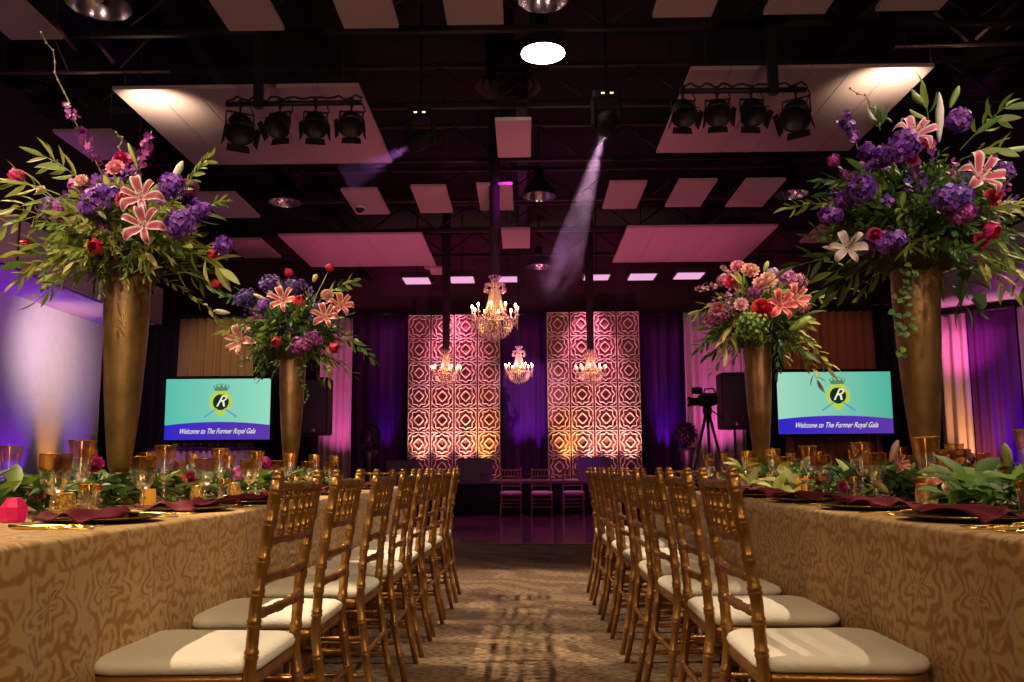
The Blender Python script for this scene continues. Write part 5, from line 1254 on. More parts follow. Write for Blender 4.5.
bouquet('RN', [
 ('lily', 979, 178, 0.36, 0.095, (0.75, 0.04, 0.12), (0.95, 0.78, 0.78)), ('lily', 914, 136, 0.25, 0.085, (0.80, 0.40, 0.42), (0.92, 0.74, 0.72)), ('lily', 848, 248, 0.25, 0.07, (0.70, 0.55, 0.5), (0.85, 0.75, 0.68)),
 ('hyd', 951, 199, 0.38, 0.095, [(0.16, 0.06, 0.45), (0.30, 0.05, 0.42), (0.20, 0.10, 0.50)]), ('hyd', 964, 213, 0.36, 0.055, MAGF), ('hyd', 902, 147, 0.30, 0.085, PUR), ('hyd', 884, 157, 0.2, 0.06, PUR), ('hyd', 862, 190, 0.25, 0.08, PUR), ('hyd', 830, 215, 0.18, 0.055, PUR), ('hyd', 868, 152, 0.15, 0.05, PUR), ('hyd', 958, 122, 0.15, 0.075, PUR), ('hyd', 892, 240, 0.3, 0.07, PUR), ('hyd', 870, 244, 0.25, 0.05, PUR), ('hyd', 1004, 170, 0.12, 0.05, PUR), ('hyd', 846, 200, 0.15, 0.05, PUR),
 ('peony', 875, 235, 0.30, 0.045, (0.42, 0.01, 0.10)), ('peony', 992, 198, 0.25, 0.06, (0.45, 0.01, 0.06)), ('peony', 912, 160, 0.28, 0.045, (0.42, 0.02, 0.14)), ('peony', 981, 240, 0.30, 0.05, FUCH), ('rose', 926, 145, 0.25, 0.05, (0.62, 0.10, 0.18)),
 ('tulip', 985, 232, 0.35, 0.06, FUCH), ('tulip', 838, 165, 0.1, 0.05, (0.4, 0.05, 0.3)),
 ('spray', 858, 150, 0.12, 845, 108, PUR, 26, 0.2, 0.025), ('spray', 858, 140, 0.1, 838, 118, PUR, 20, 0.1, 0.02), ('spray', 866, 190, 0.1, 835, 165, MAGF, 20, 0.3, 0.02), ('twig', 892, 124, 0.1, 853, 88),
 ('bud', 939, 142, 0.2, 940, 96, 0.016, (0.72, 0.70, 0.60)), ('bud', 941, 125, 0.12, 939, 92, 0.012, (0.62, 0.62, 0.5)), ('bud', 950, 108, 0.15, 959, 86, 0.014, (0.22, 0.38, 0.06)), ('bud', 924, 104, 0.15, 912, 94, 0.014, (0.28, 0.42, 0.10)), ('bud', 860, 252, 0.2, 822, 247, 0.012, (0.7, 0.62, 0.5)),
 ('branch', 930, 130, 0.12, 924, 96, 5, 0.12, 0.035, [GR[0], GR[1]]), ('branch', 960, 150, 0.12, 1022, 98, 12, 0.12, 0.034, [GR[1], GR[0]]), ('branch', 960, 160, 0.12, 1004, 148, 8, 0.11, 0.036, [GR[1], GR[0]]),
 ('branch', 880, 205, 0.12, 790, 208, 26, 0.06, 0.018, [GR[2], GR[0]]), ('branch', 880, 190, 0.12, 812, 178, 20, 0.06, 0.018, DG), ('branch', 870, 250, 0.15, 806, 268, 10, 0.12, 0.026, DG), ('branch', 985, 225, 0.2, 1020, 282, 14, 0.11, 0.022, [GR[2], GR[0]]),
 ('branch', 985, 210, 0.2, 1030, 205, 18, 0.08, 0.018, [GR[4], GR[2]]), ('branch', 960, 240, 0.25, 1000, 284, 14, 0.10, 0.020, [GR[2], GR[4]]), ('branch', 950, 255, 0.2, 978, 296, 8, 0.09, 0.05, DG), ('branch', 880, 130, 0.15, 878, 118, 8, 0.08, 0.03, DG),
 ('ivy', 902, 268, 0.12, 897, 352, 0.038), ('ivy', 908, 262, 0.14, 906, 330, 0.03),
], 'tall bouquet with violet hydrangeas and dark green leaves, right near vase', 0.47, 12, [GR[1], GR[3], GR[5], GR[1], GR[0]], nb=70, density=1.4)
bouquet('LF', [
 ('lily', 283, 301, 0.38, 0.105, (0.65, 0.03, 0.05), (0.9, 0.6, 0.5)), ('lily', 325, 317, 0.35, 0.10, (0.65, 0.03, 0.05), (0.9, 0.62, 0.5)), ('lily', 242, 341, 0.25, 0.12, (0.6, 0.25, 0.15), (0.8, 0.6, 0.4)), ('lily', 341, 306, 0.2, 0.10, (0.75, 0.12, 0.08), (0.9, 0.55, 0.4)),
 ('tulip', 298, 304, 0.4, 0.07, (0.75, 0.08, 0.1)), ('tulip', 278, 342, 0.3, 0.07, RED), ('tulip', 331, 347, 0.25, 0.07, RED), ('tulip', 289, 277, 0.1, 0.06, RED), ('tulip', 328, 272, 0.05, 0.06, RED),
 ('hyd', 269, 284, 0.2, 0.10, [(0.12, 0.05, 0.28), (0.18, 0.07, 0.36)]), ('hyd', 292, 289, 0.3, 0.11, [(0.10, 0.04, 0.22), (0.14, 0.05, 0.28)]), ('hyd', 246, 298, 0.15, 0.10, [(0.11, 0.05, 0.26)]), ('hyd', 264, 305, 0.25, 0.06, PUR), ('hyd', 313, 338, 0.3, 0.10, MAGF), ('hyd', 300, 345, 0.3, 0.09, MAGF),
 ('rose', 327, 296, 0.2, 0.07, (0.75, 0.45, 0.35)),
 ('bud', 270, 302, 0.2, 253, 294, 0.016, (0.6, 0.5, 0.3)), ('bud', 280, 290, 0.2, 276, 276, 0.016, (0.6, 0.55, 0.25)), ('bud', 313, 282, 0.15, 317, 274, 0.018, (0.6, 0.5, 0.2)), ('bud', 230, 313, 0.15, 213, 311, 0.02, (0.65, 0.6, 0.4)),
 ('branch', 320, 320, 0.1, 368, 356, 20, 0.09, 0.035, DG), ('branch', 270, 320, 0.1, 232, 330, 14, 0.12, 0.03, [GR[2], GR[0]]), ('branch', 320, 300, 0.1, 350, 280, 14, 0.09, 0.03, [GR[2], GR[1]]),
 ('branch', 275, 300, 0.1, 225, 296, 12, 0.10, 0.03, DG), ('branch', 270, 340, 0.1, 262, 372, 16, 0.07, 0.03, DG), ('ivy', 300, 350, 0.15, 305, 400, 0.03), ('branch', 325, 340, 0.1, 330, 372, 10, 0.1, 0.03, [GR[2], GR[4]]),
], 'darker bouquet with red lilies at the far left vase', 0.46, 13, [GR[1], GR[3], GR[5], GR[0]], nb=60, density=1.2)
bouquet('RF', [
 ('rose', 750, 272, 0.2, 0.09, (0.8, 0.42, 0.36)), ('rose', 738, 268, 0.15, 0.08, (0.8, 0.3, 0.4)), ('rose', 741, 305, 0.35, 0.07, (0.85, 0.5, 0.55)), ('rose', 768, 281, 0.3, 0.09, (0.85, 0.55, 0.4)), ('rose', 760, 285, 0.3, 0.08, (0.8, 0.4, 0.4)),
 ('peony', 762, 309, 0.42, 0.11, (0.55, 0.01, 0.02)), ('lily', 780, 306, 0.42, 0.11, (0.75, 0.06, 0.08), (0.85, 0.35, 0.3)), ('lily', 795, 300, 0.3, 0.11, (0.75, 0.12, 0.10), (0.85, 0.5, 0.4)), ('rose', 732, 283, 0.25, 0.09, (0.7, 0.06, 0.14)), ('rose', 718, 310, 0.15, 0.08, (0.55, 0.15, 0.2)),
 ('green', 753, 326, 0.42, 0.13), ('hyd', 785, 278, 0.25, 0.10, [(0.6, 0.16, 0.5), (0.7, 0.25, 0.55)]), ('hyd', 797, 283, 0.15, 0.09, [(0.6, 0.2, 0.4), (0.7, 0.35, 0.45)]), ('hyd', 772, 273, 0.2, 0.05, [(0.7, 0.55, 0.8)]), ('hyd', 755, 292, 0.3, 0.06, MAGF), ('hyd', 724, 281, 0.15, 0.07, [(0.6, 0.2, 0.45), (0.7, 0.35, 0.5)]), ('hyd', 716, 317, 0.15, 0.09, [(0.35, 0.08, 0.2), (0.45, 0.12, 0.25)]), ('hyd', 802, 308, 0.15, 0.07, [(0.55, 0.2, 0.25)]),
 ('spray', 720, 285, 0.1, 696, 288, [(0.7, 0.4, 0.45), (0.7, 0.25, 0.5)], 24, 0.1, 0.03), ('spray', 735, 275, 0.1, 722, 266, [(0.7, 0.4, 0.45)], 16, 0.1, 0.025),
 ('bud', 764, 272, 0.1, 768, 261, 0.018, (0.5, 0.5, 0.15)), ('bud', 744, 270, 0.15, 742, 262, 0.018, (0.7, 0.6, 0.3)), ('bud', 790, 330, 0.3, 812, 317, 0.035, (0.30, 0.40, 0.06)),
 ('branch', 735, 320, 0.25, 724, 345, 10, 0.15, 0.035, [GR[4], GR[2]]), ('branch', 785, 320, 0.2, 828, 362, 18, 0.10, 0.03, [GR[2], GR[0]]), ('branch', 790, 325, 0.2, 812, 372, 18, 0.09, 0.03, [GR[2], GR[0]]), ('branch', 790, 300, 0.1, 822, 296, 10, 0.12, 0.025, [GR[0], GR[2]]),
 ('branch', 735, 300, 0.1, 698, 312, 12, 0.11, 0.02, [GR[2]]), ('branch', 730, 325, 0.1, 698, 345, 16, 0.08, 0.03, DG), ('branch', 780, 330, 0.2, 780, 366, 18, 0.07, 0.025, DG), ('branch', 745, 290, 0.3, 740, 280, 10, 0.1, 0.035, [GR[0], GR[2]]), ('branch', 770, 300, 0.35, 780, 290, 10, 0.1, 0.035, [GR[0]]),
], 'rosy bouquet with a green hydrangea at the far right vase', 0.42, 14, [GR[2], GR[0], GR[1], GR[3]], nb=50, density=1.0)

# ------------------------------------------------------------------ table garlands
def garland(cx, y0, y1, sd, label, seed, big):
    rnd = random.Random(seed); o = empty('table_garland', (cx, (y0 + y1) / 2, T0), 0, label, 'garland', 'green table garlands')
    cy = (y0 + y1) / 2; vk = [v for k_, v in V.items() if k_[0] == sd[0].upper()]
    mb = MB(); y = y0
    cols = [GR[1], GR[3], GR[0], GR[5]] if True else GR
    while y < y1:
        for q in range(9):
            th = rnd.uniform(0, 2 * math.pi); el = rnd.uniform(0.05, 1.0); d = Vector((math.cos(th) * math.cos(el), math.sin(th) * math.cos(el), math.sin(el)))
            bx = rnd.gauss(0, 0.07); base = Vector((bx, y - cy + rnd.uniform(-.04, .04), 0.012 + rnd.uniform(0, 0.05)))
            if rnd.random() < 0.35: branch(mb, base, d, rnd.uniform(0.12, 0.22), 10, 0.045, 0.02, [rnd.choice(cols)], 0.35, rnd)
            else:
                L = rnd.uniform(0.08, 0.15) * big; mb.leaf(base + Vector((0, 0, 0.02)), d, (0, 0, 1), L, L * rnd.uniform(0.4, 0.6), sc_(rnd.choice(cols), rnd.uniform(0.6, 1.5)), rnd.uniform(0, 0.5))
        y += 0.055
    # keep everything above the cloth
    mb.v = [(a, b_, max(c_, 0.004)) for a, b_, c_ in mb.v]
    mb.build('foliage', M['leaf'], o)
    return o, rnd, cy
gl, rnd, cy = garland(LC + 0.03, 1.7, 6.5, 'left', 'leafy green garland running down the middle of the left table', 31, 1.0)
def onG(parent, px, py, Y): return atY(px, py, Y) - Vector(parent.location)
rose(gl, onG(gl, 38, 492, 2.75), (0.3, -0.9, 0.3), 0.05, (0.85, 0.35, 0.4))
for (px, py, Y, c_, k_) in ((264, 463, 5.2, (0.5, 0.02, 0.3), 'h'), (95, 465, 3.1, (0.45, 0.02, 0.2), 'r'), (180, 482, 3.9, (0.55, 0.15, 0.05), 'r'), (190, 478, 3.95, (0.35, 0.03, 0.08), 'r'), (235, 474, 4.6, (0.5, 0.05, 0.25), 'h'), (238, 480, 4.5, (0.4, 0.04, 0.25), 'h'), (275, 470, 5.2, (0.45, 0.05, 0.2), 'r')):
    P = onG(gl, px, py, Y)
    if k_ == 'h': cluster(gl, P, 0.05, [c_, sc_(c_, 1.4)], n=50)
    else: rose(gl, P, (0.3, -0.9, 0.3), 0.05, c_)
gr_, rnd, cy = garland(RC - 0.03, 1.75, 6.3, 'right', 'leafy green garland with lily buds down the right table', 32, 1.15)
mb = MB()
for k in range(46):        # broad glossy leaves at the near end
    P = onG(gr_, rnd.uniform(945, 1060), rnd.uniform(476, 500), rnd.uniform(2.35, 2.75)); P.z = max(P.z, 0.02)
    mb.leaf(P, Vector((rnd.uniform(-1, 1.2), rnd.uniform(-0.9, 0.1), rnd.uniform(0.0, 0.4))), (0, -0.5, 1), rnd.uniform(0.08, 0.13), rnd.uniform(0.04, 0.065), sc_(rnd.choice([(0.10, 0.22, 0.03), (0.20, 0.32, 0.06), (0.08, 0.18, 0.03)]), rnd.uniform(0.8, 1.3)), 0.3)
mb.v = [(a, b_, max(c_, 0.004)) for a, b_, c_ in mb.v]
mb.build('broad_leaves', M['leaf'], gr_)
mb = MB()
for (px, py, Y) in ((770, 487, 4.6), (784, 484, 4.5), (793, 490, 4.1), (775, 492, 4.2), (750, 486, 5.0), (742, 470, 5.2), (783, 465, 4.9)):   # pale variegated leaves
    P = onG(gr_, px, py, Y); P.z = max(P.z, 0.02)
    for k in range(4): mb.leaf(P, Vector((rnd.uniform(-1, 1), rnd.uniform(-0.8, 0), rnd.uniform(0, 0.8))), (0, -0.5, 1), 0.12, 0.055, sc_((0.45, 0.50, 0.16), rnd.uniform(0.7, 1.2)), 0.3)
mb.build('pale_leaves', M['leaf'], gr_)
for (px, py, Y, dx, dz, col) in ((868, 475, 3.6, -0.5, 0.8, (0.62, 0.66, 0.28)), (872, 478, 3.5, 0.3, -0.4, (0.62, 0.66, 0.30)), (862, 470, 3.6, 0.1, 0.9, (0.55, 0.62, 0.25)), (776, 462, 4.8, -0.3, 0.9, (0.5, 0.55, 0.2)), (800, 470, 4.4, 0.4, 0.7, (0.6, 0.62, 0.3)), (1010, 470, 2.6, -0.3, 1.0, (0.55, 0.62, 0.22)), (1018, 475, 2.6, 0.6, 0.5, (0.55, 0.62, 0.22)), (890, 462, 3.2, 0.3, 1.0, (0.72, 0.52, 0.48))):
    bud(gr_, onG(gr_, px, py, Y), (dx, -0.3, dz), 0.09, 0.014, col)
lily(gr_, onG(gr_, 950, 478, 2.8), (-0.6, -0.5, 0.5), 0.075, (0.75, 0.3, 0.3), (0.85, 0.7, 0.62)); lily(gr_, onG(gr_, 897, 465, 3.3), (0.4, -0.8, 0.5), 0.05, (0.7, 0.08, 0.06), (0.8, 0.45, 0.4))
for (px, py, Y, c_, k_) in ((816, 466, 4.2, (0.18, 0.01, 0.10), 'r'), (823, 479, 3.9, (0.38, 0.02, 0.08), 'r'), (842, 488, 3.5, (0.55, 0.04, 0.22), 'r'), (820, 483, 3.9, (0.3, 0.02, 0.06), 'r'), (960, 458, 3.1, (0.30, 0.04, 0.16), 'h'), (1004, 470, 2.7, (0.3, 0.01, 0.04), 'r')):
    P = onG(gr_, px, py, Y)
    if k_ == 'h': cluster(gr_, P, 0.045, [c_, sc_(c_, 1.5)], n=50)
    else: rose(gr_, P, (0.2, -0.9, 0.3), 0.04, c_)

# ------------------------------------------------------------------ projection screens
def textmesh(name, body, size, m, parent, loc, shear=0.35, ext=0.001):
    cu = bpy.data.curves.new('t', 'FONT'); cu.body = body; cu.size = size; cu.shear = shear; cu.extrude = ext; cu.align_x = 'CENTER'; cu.align_y = 'CENTER'
    cu.offset = size * 0.004
    t = bpy.data.objects.new('t', cu); COL.objects.link(t); dg = bpy.context.evaluated_depsgraph_get(); dg.update()
    me = bpy.data.meshes.new_from_object(t.evaluated_get(dg)); bpy.data.objects.remove(t); me.materials.clear(); me.materials.append(m); me.name = name
    o = bpy.data.objects.new(name, me); COL.objects.link(o); o.parent = parent; o.location = loc; o.rotation_euler = (R(90), 0, 0); return o
def screen_mat(name, c0, c1, s=0.9):
    m, nt, b = newmat(name); b.inputs['Base Color'].default_value = (0.01, 0.01, 0.01, 1); b.inputs['Roughness'].default_value = 0.4
    tc = nt.nodes.new('ShaderNodeTexCoord'); sp = nt.nodes.new('ShaderNodeSeparateXYZ'); nt.links.new(tc.outputs['Generated'], sp.inputs[0])
    r = nt.nodes.new('ShaderNodeValToRGB'); r.color_ramp.elements[0].color = (*c0, 1); r.color_ramp.elements[1].color = (*c1, 1)
    nt.links.new(sp.outputs[0], r.inputs[0]); nt.links.new(r.outputs[0], b.inputs['Emission Color']); b.inputs['Emission Strength'].default_value = s
    return m
SM = {'teal': screen_mat('lit_teal_image', (0.10, 0.56, 0.44), (0.32, 0.78, 0.58)), 'tealr': screen_mat('lit_teal_image', (0.38, 0.76, 0.58), (0.08, 0.50, 0.36)), 'blue': screen_mat('lit_violet_image', (0.03, 0.02, 0.62), (0.12, 0.04, 0.42)),
      'yel': emat('lit_yellow_image', (0.55, 0.68, 0.05), 0.9), 'blk': emat('lit_black_image', (0.005, 0.02, 0.015), 1), 'wht': emat('lit_cream_image', (0.85, 0.85, 0.55), 1.0), 'sky': emat('lit_blue_image', (0.10, 0.30, 0.55), 1), 'grey': emat('lit_olive_image', (0.10, 0.22, 0.13), 1), 'gold': emat('lit_gold_image', (0.60, 0.50, 0.08), 0.9)}
def screen(x0, x1, y0, y1, Y, label, teal):
    a = atY(x0, y1, Y); c = atY(x1, y0, Y); W = c.x - a.x; H = c.z - a.z; cx = (a.x + c.x) / 2
    o = empty('projection_screen', (cx, Y, a.z), 0, label, 'screen', 'projection screens'); hw = W / 2
    mb = MB(); mb.bbox(-hw - 0.05, hw + 0.05, 0.0, 0.08, -0.05, H + 0.05, 0.01); mb.build('casing', M['blackplastic'], o)
    def flat(pts, y0_, name, m):
        mb = MB(); n = len(pts); vs = [(p[0], y0_, p[1]) for p in pts] + [(p[0], y0_ + 0.002, p[1]) for p in pts]
        mb.add(vs, [tuple(range(n)), tuple(range(2 * n - 1, n - 1, -1))] + [(i, n + i, n + (i + 1) % n, (i + 1) % n) for i in range(n)], smooth=False); return mb.build(name, m, o)
    flat([(-hw, 0), (hw, 0), (hw, H), (-hw, H)], -0.004, 'display', SM[teal])
    arc = [(-hw + W * t, H * (0.235 + 0.055 * (1 - (2 * t - 1) ** 2))) for t in [i / 20 for i in range(21)]]
    flat([(-hw, 0), (hw, 0)] + arc[::-1], -0.007, 'banner', SM['blue'])
    ex = 0.03 * W; k = H / 0.5     # unit: screen half metre
    def circ(cx_, cz, rx, rz, y_, name, m, n=28): flat([(cx_ + rx * math.cos(2 * math.pi * i / n), cz + rz * math.sin(2 * math.pi * i / n)) for i in range(n)], y_, name, m)
    # laurel: leaves around the disc
    mb = MB()
    ccz = 0.615 * H
    for i in range(44):
        a_ = 2 * math.pi * i / 44
        if 1.15 < a_ < 1.99: continue
        rr = 0.17 * H; p = Vector((ex + rr * math.cos(a_), -0.010, ccz + rr * math.sin(a_))); tl = 0.045 * H
        for s in (-1, 1):
            dd = Vector((-math.sin(a_) + s * 0.8 * math.cos(a_), 0, math.cos(a_) + s * 0.8 * math.sin(a_))).normalized(); nn_ = Vector((-dd.z, 0, dd.x)) * tl * 0.28
            mb.add([p, p + dd * tl * 0.5 + nn_, p + dd * tl, p + dd * tl * 0.5 - nn_], [(0, 1, 2, 3)], smooth=False)
    mb.build('laurel', SM['yel'], o)
    circ(ex, ccz, 0.135 * H, 0.135 * H, -0.010, 'medallion', SM['blk']); 
    mb = MB(); pts = [(ex + 0.138 * H * math.cos(2 * math.pi * i / 30), -0.012, ccz + 0.138 * H * math.sin(2 * math.pi * i / 30)) for i in range(31)]; mb.tube(pts, 0.006 * H, 4); mb.build('medallion_ring', SM['yel'], o)
    textmesh('monogram', 'R', 0.27 * H, SM['wht'], o, (ex - 0.01 * H, -0.013, ccz + 0.01 * H), 0.5)
    # crown
    cz = 0.80 * H; mb = MB()
    crown = [(-0.10, 0), (0.10, 0), (0.13, 0.075), (0.09, 0.045), (0.07, 0.10), (0.035, 0.05), (0, 0.115), (-0.035, 0.05), (-0.07, 0.10), (-0.09, 0.045), (-0.13, 0.075)]
    flat([(ex + p * H, cz + q * H) for p, q in crown], -0.010, 'crown', SM['grey'])
    flat([(ex + p * H, cz + q * H) for p, q in ((-0.10, -0.06), (0.10, -0.06), (0.10, -0.005), (-0.10, -0.005))], -0.010, 'crown_band', SM['yel'])
    mb = MB()
    for i in range(7): mb.ball((ex + (-0.12 + 0.04 * i) * H, -0.012, cz + (0.085 + 0.03 * math.cos((i - 3) * 0.6)) * H), 0.012 * H, 8, 6)
    mb.build('crown_pearls', SM['grey'], o)
    # crossed ribbon tails and base shield
    for s in (-1, 1):
        mb = MB()
        for q in range(5):
            t = q / 4; p = Vector((ex + s * (0.10 + 0.15 * t) * H, 0, ccz - (0.13 + 0.10 * t) * H)); mb.add([p + Vector((-0.025 * H, -0.011, 0)), p + Vector((0, -0.011, -0.018 * H)), p + Vector((0.025 * H, -0.011, 0)), p + Vector((0, -0.011, 0.018 * H))], [(0, 1, 2, 3)], smooth=False)
        mb.tube([(ex + s * 0.06 * H, -0.010, ccz - 0.10 * H), (ex + s * 0.26 * H, -0.010, ccz - 0.25 * H)], 0.007 * H, 4)
        mb.build('ribbon_tail', SM['sky'], o)
    circ(ex, ccz - 0.19 * H, 0.05 * H, 0.045 * H, -0.012, 'emblem_base', SM['yel'], 16)
    t = textmesh('lettering', 'Welcome to The Former Royal Gala', 0.105 * H, SM['wht'], o, (0.0, -0.009, 0.135 * H), 0.5)
    t.scale = (0.72 * W / max(0.01, t.dimensions.x),) * 1 + (1.15, 1)
    # stand
    for s in (-1, 1):
        mb = MB(); mb.tube([(s * hw * 0.7, 0.06, -0.04), (s * hw * 0.7, 0.06, -a.z + 0.02)], 0.02, 8); mb.bbox(s * hw * 0.7 - 0.03, s * hw * 0.7 + 0.03, -0.3, 0.4, -a.z + 0.006, -a.z + 0.04, 0.008); mb.build('stand_leg', M['black'], o)
    return o
screen(164, 271, 378.5, 440, 14.0, 'lit teal screen with crest and welcome lettering at the left', 'teal')
screen(779, 890, 371.5, 434, 13.8, 'lit teal screen with crest and welcome lettering at the right', 'tealr')
# draped bar below the left screen
a = atY(150, 448, 13.2); c = atY(255, 448, 13.2)
o = empty('draped_bar', ((a.x + c.x) / 2, 13.3, 0), 0, 'low mauve draped bar counter below the left screen', 'bar'); hw = (c.x - a.x) / 2
mb = MB(); mb.bbox(-hw, hw, -0.25, 0.25, a.z - 0.04, a.z, 0.008); mb.build('countertop', M['purpledrape'], o)
mb = MB(); vs = []; n = 60
for j in range(2):
    for i in range(n + 1): vs.append((-hw + 0.02 + (2 * hw - 0.04) * i / n, -0.22 + 0.015 * math.sin(i * 1.7), 0.012 if j == 0 else a.z - 0.04))
mb.add(vs, [(i, i + 1, n + 2 + i, n + 1 + i) for i in range(n)]); mb.build('skirt', M['pinkdrape'], o, solid=0.01)
mb = MB(); mb.bbox(-hw + 0.05, hw - 0.05, -0.19, 0.22, 0.006, a.z - 0.04, 0.01); mb.build('cabinet', M['blackplastic'], o)

# ------------------------------------------------------------------ loudspeakers, video camera, wedges, topiaries
def speaker(x0, x1, y0, y1, Y, label):
    a = atY(x0, y1, Y); c = atY(x1, y0, Y); hw = (c.x - a.x) / 2; H = c.z - a.z
    o = empty('loudspeaker', ((a.x + c.x) / 2, Y, 0), 0, label, 'loudspeaker', 'loudspeakers on stands')
    mb = MB(); mb.bbox(-hw, hw, 0, 0.42, a.z, c.z, 0.025); mb.build('cabinet', M['blackplastic'], o)
    mb = MB(); mb.bbox(-hw + 0.03, hw - 0.03, -0.012, 0.01, a.z + 0.04, c.z - 0.04, 0.01); mb.build('grille', M['black'], o)
    mb = MB(); mb.lathe([(0, 0.0), (0.035, 0.0), (0.035, 0.008), (0, 0.01)], 12, (0, -0.014, a.z + 0.09), mtx=Matrix.Rotation(R(90), 4, 'X')); mb.build('badge', M['pipe'], o)
    mb = MB(); mb.tube([(0, 0.2, a.z), (0, 0.2, 0.25)], 0.02, 8); mb.build('pole', M['black'], o)
    for k in range(3):
        an = k * 2.094 + 0.5; mb = MB(); mb.tube([(0, 0.2, 0.75), (0.45 * math.cos(an), 0.2 + 0.45 * math.sin(an), 0.015)], 0.012, 6); mb.build('leg', M['black'], o)
speaker(300, 328, 377, 435, 14.2, 'black loudspeaker on a stand right of the left screen')
speaker(723, 750, 372, 429, 14.2, 'black loudspeaker on a stand left of the right screen')
# video camera on tripod
Y = 12.5; p = atY(707, 400, Y)
o = empty('video_camera', (p.x, Y, 0), 0, 'black video camera on a tripod before the magenta-lit curtain', 'camera')
top = atY(707, 407, Y).z
mb = MB(); mb.bbox(-0.10, 0.12, -0.16, 0.18, top + 0.02, top + 0.20, 0.02); mb.build('body', M['blackplastic'], o)
mb = MB(); mb.lathe([(0, -0.02), (0.06, 0), (0.06, 0.12), (0.075, 0.14), (0.075, 0.18), (0, 0.17)], 16, (-0.12, -0.02, top + 0.08), mtx=Matrix.Rotation(R(-90), 4, 'Y')); mb.build('lens', M['charger'], o)
mb = MB(); mb.bbox(-0.22, -0.06, -0.02, 0.06, top + 0.20, top + 0.30, 0.015); mb.build('viewfinder', M['blackplastic'], o)
mb = MB(); mb.tube([(-0.05, 0, top + 0.19), (-0.03, 0, top + 0.27), (0.10, 0, top + 0.28), (0.14, 0, top + 0.20)], 0.014, 6); mb.build('handle', M['black'], o)
mb = MB(); mb.lathe([(0.0, -0.14), (0.05, -0.14), (0.075, -0.06), (0.06, 0.02), (0, 0.02)], 14, (0, 0, top)); mb.tube([(0.03, 0, top - 0.03), (0.28, 0.05, top - 0.2)], 0.01, 6); mb.build('pan_head', M['black'], o)
for k in range(3):
    an = k * 2.094 + 0.35; mb = MB(); mb.tube([(0.03 * math.cos(an), 0.03 * math.sin(an), top - 0.12), (0.48 * math.cos(an), 0.48 * math.sin(an), 0.015)], [0.024, 0.014], 8); mb.build('leg', M['black'], o)
mb = MB()
for k in range(3):
    an = k * 2.094 + 0.35; mb.tube([(0, 0, top * 0.45), (0.27 * math.cos(an), 0.27 * math.sin(an), top * 0.42)], 0.008, 5)
mb.build('spreader', M['black'], o)
# stage wedges
def wedge(x0, x1, y0, y1, Y, label):
    a = atY(x0, y1, Y); c = atY(x1, y0, Y); hw = (c.x - a.x) / 2; H = c.z - SZ
    o = empty('stage_monitor', ((a.x + c.x) / 2, Y, SZ), 0, label, 'stage monitor', 'wedge monitors on the stage')
    mb = MB(); pr = [(-0.05, 0), (0.42, 0), (0.40, H * 0.55), (0.05, H)]
    e = 0.05
    vs = [(-hw + (e if i in (0, 1) else 0), p[0], p[1]) for i, p in enumerate(pr)] + [(hw - (e if i in (0, 1) else 0), p[0], p[1]) for i, p in enumerate(pr)]
    mb.add(vs, [(0, 1, 2, 3), (7, 6, 5, 4), (0, 4, 5, 1), (1, 5, 6, 2), (2, 6, 7, 3), (3, 7, 4, 0)], smooth=False); mb.build('cabinet', M['stagecarpet'], o, bevel=0.012)
    mb = MB(); q0 = Vector((0, 0.41, H * 0.55)); q1 = Vector((0, 0.06, H)); mb.add([(-hw + 0.04, q0.y, q0.z + 0.012), (hw - 0.04, q0.y, q0.z + 0.012), (hw - 0.04, q1.y, q1.z + 0.012), (-hw + 0.04, q1.y, q1.z + 0.012)], [(0, 1, 2, 3)], smooth=False); mb.build('grille', M['black'], o, solid=0.01)
    mb = MB(); mb.tube([(0.1, -0.03, H * 0.3), (0.1, -0.07, H * 0.3), (0.22, -0.06, H * 0.3), (0.22, -0.02, H * 0.3)], 0.01, 6); mb.build('handle', M['black'], o)
wedge(457, 493, 459, 481, 16.5, 'wedge stage monitor at the centre left of the stage front')
wedge(385, 418, 460, 481, 16.6, 'wedge stage monitor partly behind the left chair row')
wedge(577, 612, 458, 480, 16.6, 'wedge stage monitor behind the right of the three chairs')
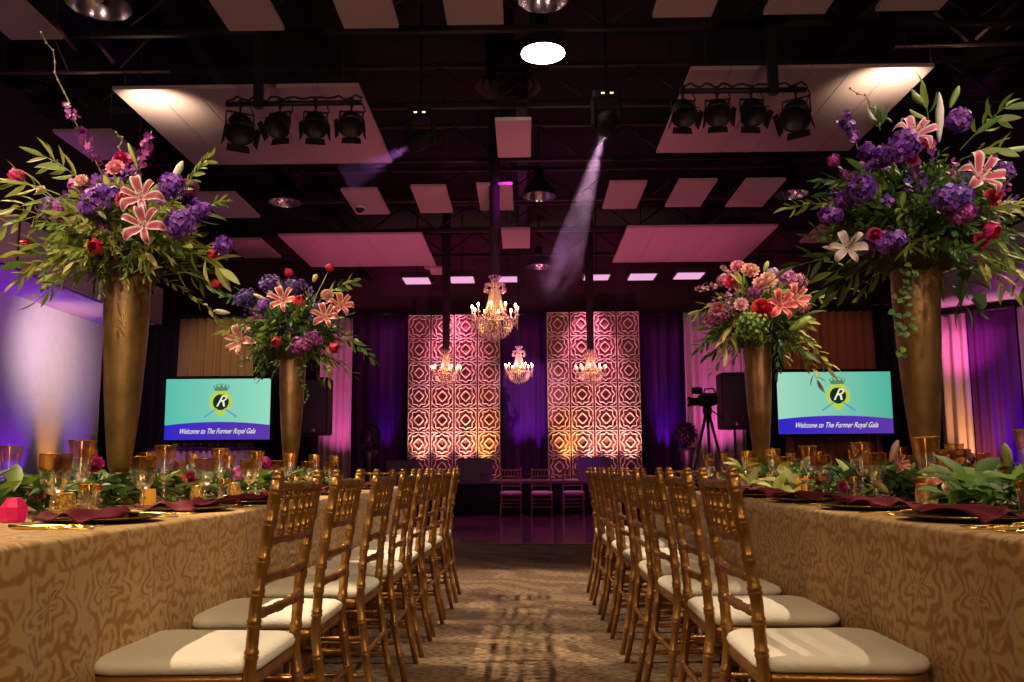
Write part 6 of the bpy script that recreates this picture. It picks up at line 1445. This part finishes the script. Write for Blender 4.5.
def topiary(px, py, rpx, Y, label, seed):
    rnd = random.Random(seed); p = atY(px, py, Y); r = (atY(px + rpx, py, Y).x - p.x)
    o = empty('topiary', (p.x, Y, 0), 0, label, 'plant', 'dark round topiaries beside the stage')
    mb = MB(); mb.lathe([(0.16, 0), (0.17, 0.03), (0.10, 0.08), (0.09, p.z - r - 0.35), (0.13, p.z - r - 0.12), (0.16, p.z - r - 0.05), (0, p.z - r - 0.06)], 20); mb.build('pedestal', M['black'], o)
    mb = MB(); mb.ball((0, 0, p.z), r * 0.85, 16, 12, (0.02, 0.012, 0.02))
    for k in range(500):
        dv = Vector((rnd.gauss(0, 1), rnd.gauss(0, 1), rnd.gauss(0, 1))).normalized(); mb.leaf(Vector((0, 0, p.z)) + dv * r * 0.8, dv + Vector((rnd.gauss(0, .4), rnd.gauss(0, .4), rnd.gauss(0, .4))), (0, 0, 1), 0.07, 0.03, sc_((0.025, 0.015, 0.025), rnd.uniform(0.6, 1.6)))
    mb.build('foliage', M['leaf'], o)
    mb = MB(); mb.tube([(0, 0, p.z - r - 0.08), (0, 0, p.z - r * 0.5)], 0.02, 6); mb.build('stem', M['black'], o)
topiary(370, 436, 11, 15.6, 'dark round flower ball on a pedestal left of the stage', 1)
topiary(686, 434, 11, 14.8, 'dark round flower ball on a pedestal by the video camera', 2)

# ------------------------------------------------------------------ drifting smoke under the far ceiling lamp
def smoke():
    p0 = atY(556, 262, 13.0)
    m = bpy.data.materials.new('drifting_smoke'); m.use_nodes = True; nt = m.node_tree; nt.nodes.clear(); N = nt.nodes.new; L = nt.links.new
    out = N('ShaderNodeOutputMaterial'); v = N('ShaderNodeVolumeScatter'); v.inputs['Color'].default_value = (1, 1, 1, 1)
    tc = N('ShaderNodeTexCoord'); n = N('ShaderNodeTexNoise'); n.inputs['Scale'].default_value = 2.4; n.inputs['Detail'].default_value = 5; n.inputs['Distortion'].default_value = 0.8
    L(tc.outputs['Object'], n.inputs['Vector'])
    r = N('ShaderNodeMapRange'); r.inputs[1].default_value = 0.48; r.inputs[2].default_value = 0.72; r.inputs[3].default_value = 0; r.inputs[4].default_value = 0.55
    L(n.outputs['Fac'], r.inputs[0])
    ln = N('ShaderNodeVectorMath'); ln.operation = 'LENGTH'; mp = N('ShaderNodeMapping'); mp.inputs['Scale'].default_value = (1 / 0.62, 1 / 0.5, 1 / 0.8); L(tc.outputs['Object'], mp.inputs[0]); L(mp.outputs[0], ln.inputs[0])
    f = N('ShaderNodeMapRange'); f.inputs[1].default_value = 0.2; f.inputs[2].default_value = 1; f.inputs[3].default_value = 1; f.inputs[4].default_value = 0; L(ln.outputs['Value'], f.inputs[0])
    mu = N('ShaderNodeMath'); mu.operation = 'MULTIPLY'; L(r.outputs[0], mu.inputs[0]); L(f.outputs[0], mu.inputs[1]); L(mu.outputs[0], v.inputs['Density']); L(v.outputs[0], out.inputs['Volume'])
    mb = MB(); mb.ball((0, 0, 0), 1.0, 16, 10, sq=(0.62, 0.5, 0.8)); o = mb.build('smoke', m, loc=p0)
    tag(o, 'pale drifting stage smoke right of the lit chandelier', 'smoke', kind='stuff')
smoke()
